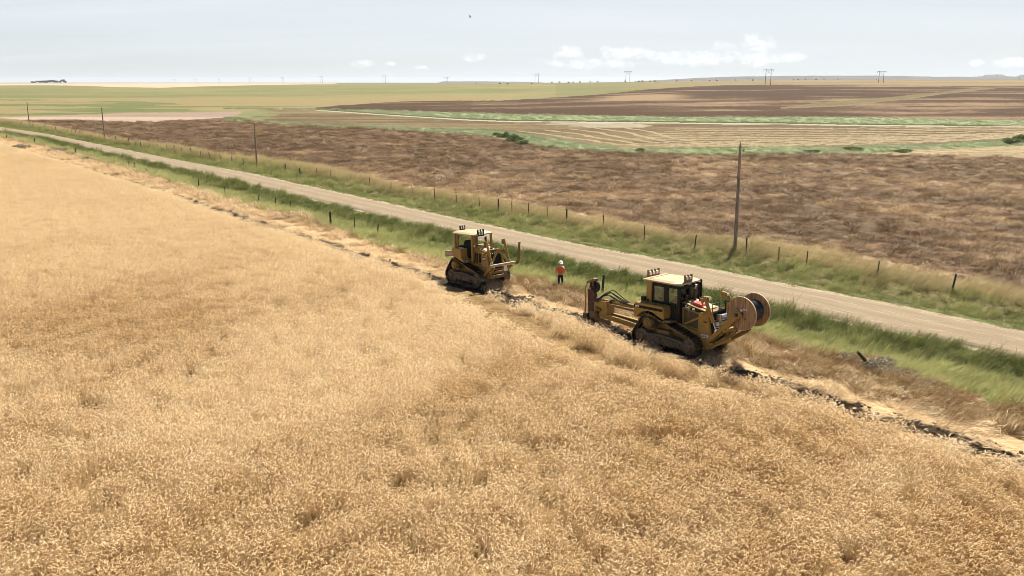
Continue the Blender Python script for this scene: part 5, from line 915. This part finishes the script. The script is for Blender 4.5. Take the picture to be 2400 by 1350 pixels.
for px, py in sorted(bales, key=lambda b: min(abs(b[0]-q[0]) for q in near_p)):
    def ybal(px=px, py=py):
        a = (px-1200)/F; Yq = np.linspace(1000, 1900, 300); z = hgt(Yq*a, Yq)
        dd = Yq*C-(z-CAM_H)*S; pyv = 675+F*(-Yq*S-(z-CAM_H)*C)/dd; k = np.argmin(np.abs(pyv-py)); return Yq[k]*a, Yq[k]
    x, y = ybal(); q = min(near_p, key=lambda q: abs(px-q[0])); side = "right" if px > q[0] else "left"; kk = cnt.get((q[0], side), 0); cnt[(q[0], side)] = kk+1
    o_ = bl if first else bl.copy()
    if not first: sc.collection.objects.link(o_)
    first = False; o_.location = (x, y, float(hgt(x, y))-.05); o_.rotation_euler = (0, 0, rng.uniform(0, 3.1)); s = 1.35*rng.uniform(.9, 1.1); o_.scale = (s, s, s)
    tag(o_, "round hay bale, %s one to the %s of the %s" % (ordn[kk], side, q[1]), "hay bale", "round hay bales on the far ridge")
# ------------------------------------------------------------------ trees of the far farmstead, bushes
LEAF = plantmat("dark_tree_leaves", ((.018, .03, .012), (.04, .06, .022)), ((.02, .035, .014), (.05, .07, .025)), .15)
SAGE = plantmat("grey_sagebrush", ((.22, .19, .13), (.42, .36, .26)), ((.2, .2, .14), (.4, .4, .3)), .3)
BUSHM = plantmat("dark_green_bush", ((.09, .125, .04), (.21, .26, .09)), ((.04, .07, .02), (.12, .16, .045)), .3)
BARK = pmat("bark", (.06, .045, .035), .9)
def crown_mesh(name, w_, h, n, leaf, m_, z0=0.0, lumps=7):
    cs = [(rng.uniform(-.32, .32)*w_, rng.uniform(-.3, .3)*w_, z0+rng.uniform(.25, .75)*h, rng.uniform(.22, .40)*w_, rng.uniform(.2, .34)*h) for k in range(lumps)]
    k = rng.integers(0, lumps, n); cc = np.array(cs)[k]; v = rng.normal(size=(n, 3)); v /= np.linalg.norm(v, axis=1)[:, None]; v *= (rng.random(n)**.33)[:, None]
    c_ = cc[:, :3]+v*np.stack([cc[:, 3], cc[:, 3], cc[:, 4]], -1); c_[:, 2] = np.maximum(c_[:, 2], z0*.6); a = rng.normal(size=(n, 3)); a /= np.linalg.norm(a, axis=1)[:, None]; b_ = np.cross(a, rng.normal(size=(n, 3))); b_ /= np.linalg.norm(b_, axis=1)[:, None]; a *= leaf; b_ *= leaf*.6
    V = np.stack([c_-a-b_, c_+a-b_, c_+a+b_, c_-a+b_], 1).reshape(-1, 3); me = mesh_np(name, V, np.arange(n*4).reshape(n, 4)); fattr(me, 'shade', np.repeat(rng.random(n), 4)); me.materials.append(m_); return me
TR = [(139, 7, 5, "small tree at the left end"), (144, 4, 3, "low bush beside the left end tree"), (152, 11, 7, "wide tree"), (158, 9, 7, "tree"), (166, 10, 7.5, "tree"), (173, 12, 8.5, "tall wide tree"), (180, 10, 8, "tree"), (188, 12, 9, "tallest tree"), (193, 8, 7, "tree"), (201, 5, 6, "narrow tree"), (207, 9, 9.5, "tall tree before the right end"), (211, 6, 6, "tree at the right end")]
nm_ = ["first from its left end", "second from its left end", "third from its left end", "fourth from its left end", "fifth from its left end", "sixth from its left end", "sixth from its right end", "fifth from its right end", "fourth from its right end", "third from its right end", "second from its right end", "at its right end"]
for k, (px, wd, h, kind_) in enumerate(TR):
    Yd = 2900+rng.uniform(-40, 40); x = (px-1200)/F*Yd*1.03; z = float(hgt(x, Yd)); rt = empty("tree", (x, Yd, z)); tag(rt, "dark tree in the far farm shelterbelt on the left horizon, %s" % nm_[k], "tree", "shelterbelt trees on the left horizon")
    link(D.objects.new("crown", crown_mesh("crown", wd*1.5, h*1.1, 900, .55, LEAF, h*.12)), rt); mb = MB(); mb.tube([(0, 0, -1), (0, 0, h*.6)], [.35, .18], 6); mb.build("trunk", BARK, rt)
for px, py, wd, h, m_, lab in [(1206, 330, 4.5, 2.3, BUSHM, "large dark green bush in the pale grass strip near the middle"), (1180, 321, 3.2, 1.8, BUSHM, "smaller dark bush just left of the large one in the pale strip"), (1224, 338, 3.0, 1.3, BUSHM, "low dark bush at the lower end of the large bush"), (1165, 316, 2.5, 1.3, BUSHM, "little dark bush at the upper left end of the bush patch"),
        (2372, 336, 4.2, 2.0, BUSHM, "dark bush in the green strip cut by the right edge"), (2394, 332, 4.5, 2.4, BUSHM, "taller dark bush right at the photo's right edge"), (2010, 350, 5.5, .9, BUSHM, "long low dark hedge patch in the green strip right of the tall pole"), (1900, 356, 4.0, .8, BUSHM, "low dark bush in the green strip beyond the tall utility pole"), (2120, 355, 4.5, .9, BUSHM, "low bush near the end of the green strip at the right"), (1502, 353, 2.4, .9, BUSHM, "small green bush in the strip left of the tall pole"),
        (45, 347, 4.5, 1.4, SAGE, "grey green sagebrush at the far left beside the wheat lane"), (128, 355, 4.2, 1.2, SAGE, "grey sagebrush between two dark posts at the far left"), (215, 376, 3.0, 1.0, BUSHM, "small green bush beside the lane, right of the grey sagebrush"), (2052, 862, 2.2, .8, SAGE, "dull grey bush around the foot of the broken leaning post"), (2110, 885, 2.2, .6, SAGE, "second grey bush, just right of the broken leaning post"), (2180, 905, 1.8, .55, SAGE, "pale grey weed clump at the ditch edge near the right side"),
        (1990, 845, 1.5, .5, SAGE, "low grey weed clump left of the broken leaning post")]:
    x, y = gp(px, py+2); me = crown_mesh("bush", wd*.8, h*.8, int(700+600*wd), .03+.0003*y, m_, 0.02, 8); o_ = D.objects.new("bush", me); o_.location = (x, y, float(hgt(x, y))-.1); link(o_); tag(o_, lab, "bush")
# ------------------------------------------------------------------ windrows of cut hay in the middle field
WIN = pmat("windrow_straw", (.235, .175, .088), .95, var=.35, scale=1.2, bump=1.0)
rows = []
base_top = [(1200, 292), (1500, 296), (1800, 297), (2100, 300), (2400, 306)]; base_bot = [(1200, 309), (1320, 323), (1440, 342), (1600, 346), (1850, 343), (2000, 341), (2150, 337), (2400, 322)]
for k in range(5):
    s = k/5.0; rows.append([(1215+60*k, 307-2.2*k), (1290+60*k, 315-1.5*k), (1370+50*k, 328-1.5*k), (1450+40*k, 339-2.2*k), (1560+30*k, 343-2.5*k), (1750, 343-3*k), (1950, 339.5-3.2*k), (2150, 334.5-3.4*k), (2400, 322-3*k)])
for k in range(7): y0 = 327-k*4.2; rows.append([(1480+20*k, y0-1), (1700, y0+.8), (1950, y0-.5), (2150, y0-2.5), (2400, y0-7)])
for k in range(4): rows.append([(2080+25*k, 360-4*k), (2200, 361-4.6*k), (2400, 364-5*k)])
nmw = "pale hay windrow in the striped middle field, %s row up from the green strip"
oo = ["first", "second", "third", "fourth", "fifth", "sixth", "seventh", "eighth", "ninth", "tenth", "eleventh", "twelfth"]
for k, pt_ in enumerate(rows):
    xs = np.arange(pt_[0][0], pt_[-1][0]+80, 7.0); yy2 = np.interp(xs, [p[0] for p in pt_], [p[1] for p in pt_]); W = np.array([gp(a, b) for a, b in zip(xs, yy2)]); W[:, 0] += (vnoise(xs/19, xs*0, k)-.5)*1.2
    W[:, 1] += (vnoise(xs/23, xs*0, k+50)-.5)*2.2; dW = np.gradient(W, axis=0); dW /= np.linalg.norm(dW, axis=1)[:, None]; nr_ = np.stack([-dW[:, 1], dW[:, 0]], -1); V = []
    wv = .55+.5*vnoise(xs/9, xs*0+k, 9); hv = .06+.16*vnoise(xs/6, xs*0+k, 19)
    for a, b in ((-1, -.05), (-.5, .8), (0, 1), (.5, .75), (1, -.05)): q = W+nr_*(a*wv)[:, None]; V.append(np.stack([q[:, 0], q[:, 1], hgt(q[:, 0], q[:, 1])+hv*b], -1))
    V = np.stack(V, 1); ii = np.arange(len(xs)*5).reshape(-1, 5); me = mesh_np("straw_windrow", V.reshape(-1, 3), np.stack([ii[:-1, :-1], ii[1:, :-1], ii[1:, 1:], ii[:-1, 1:]], -1).reshape(-1, 4), True); me.materials.append(WIN)
    lab = nmw % oo[k] if k < 12 else "pale windrow on the patch below the green strip at the right, %s row" % oo[k-12]
    tag(link(D.objects.new("straw_windrow", me)), lab, "windrow", "windrows of cut hay")
# ------------------------------------------------------------------ birds
BRD = pmat("dark_feathers", (.015, .015, .017), .7)
for px, py, s1, sz, lab in [(1102, 40, 95, 1.0, "dark bird with folded wings high in the sky left of the middle"), (2345, 76, 170, .5, "tiny distant bird high in the sky at the right")]:
    a = (px-1200)/F; tt = (py-675)/F; P = Vector((s1*a, s1*(C-tt*S), CAM_H-s1*(S+tt*C))); mb = MB()
    mb.tube([(-.16, 0, -.03), (-.08, 0, -.02), (0, 0, 0), (.08, 0, .01), (.14, 0, .015), (.19, 0, 0)], [.012, .03, .042, .035, .024, .004], 8)
    mb._add([(.08, .02, .02), (-.06, .03, .02), (-.10, .10, .12), (-.14, .10, .26), (-.02, .08, .14)], [(0, 1, 2, 4), (2, 3, 4)]); mb._add([(.08, -.02, .01), (-.06, -.03, .01), (-.10, -.14, -.05), (-.16, -.26, -.10), (0, -.14, -.02)], [(0, 1, 2, 4), (2, 3, 4)])
    o_ = mb.build("bird", BRD, None, loc=P); o_.scale = (sz,)*3; tag(o_, lab, "bird")
# ------------------------------------------------------------------ air
m, t, o = newmat("thin_air"); vp = N(t, "ShaderNodeVolumePrincipled"); vp.inputs['Color'].default_value = (.86, .91, .97, 1); vp.inputs['Density'].default_value = 5.5e-5; vp.inputs['Anisotropy'].default_value = .2; lk(t, vp.outputs[0], o.inputs['Volume'])
mb = MB(); mb.box(-19000, 19000, -300, 17500, -6, 92); hz_ = mb.build("haze", m, None); tag(hz_, "thin pale summer haze over the plain", "haze", kind='stuff')
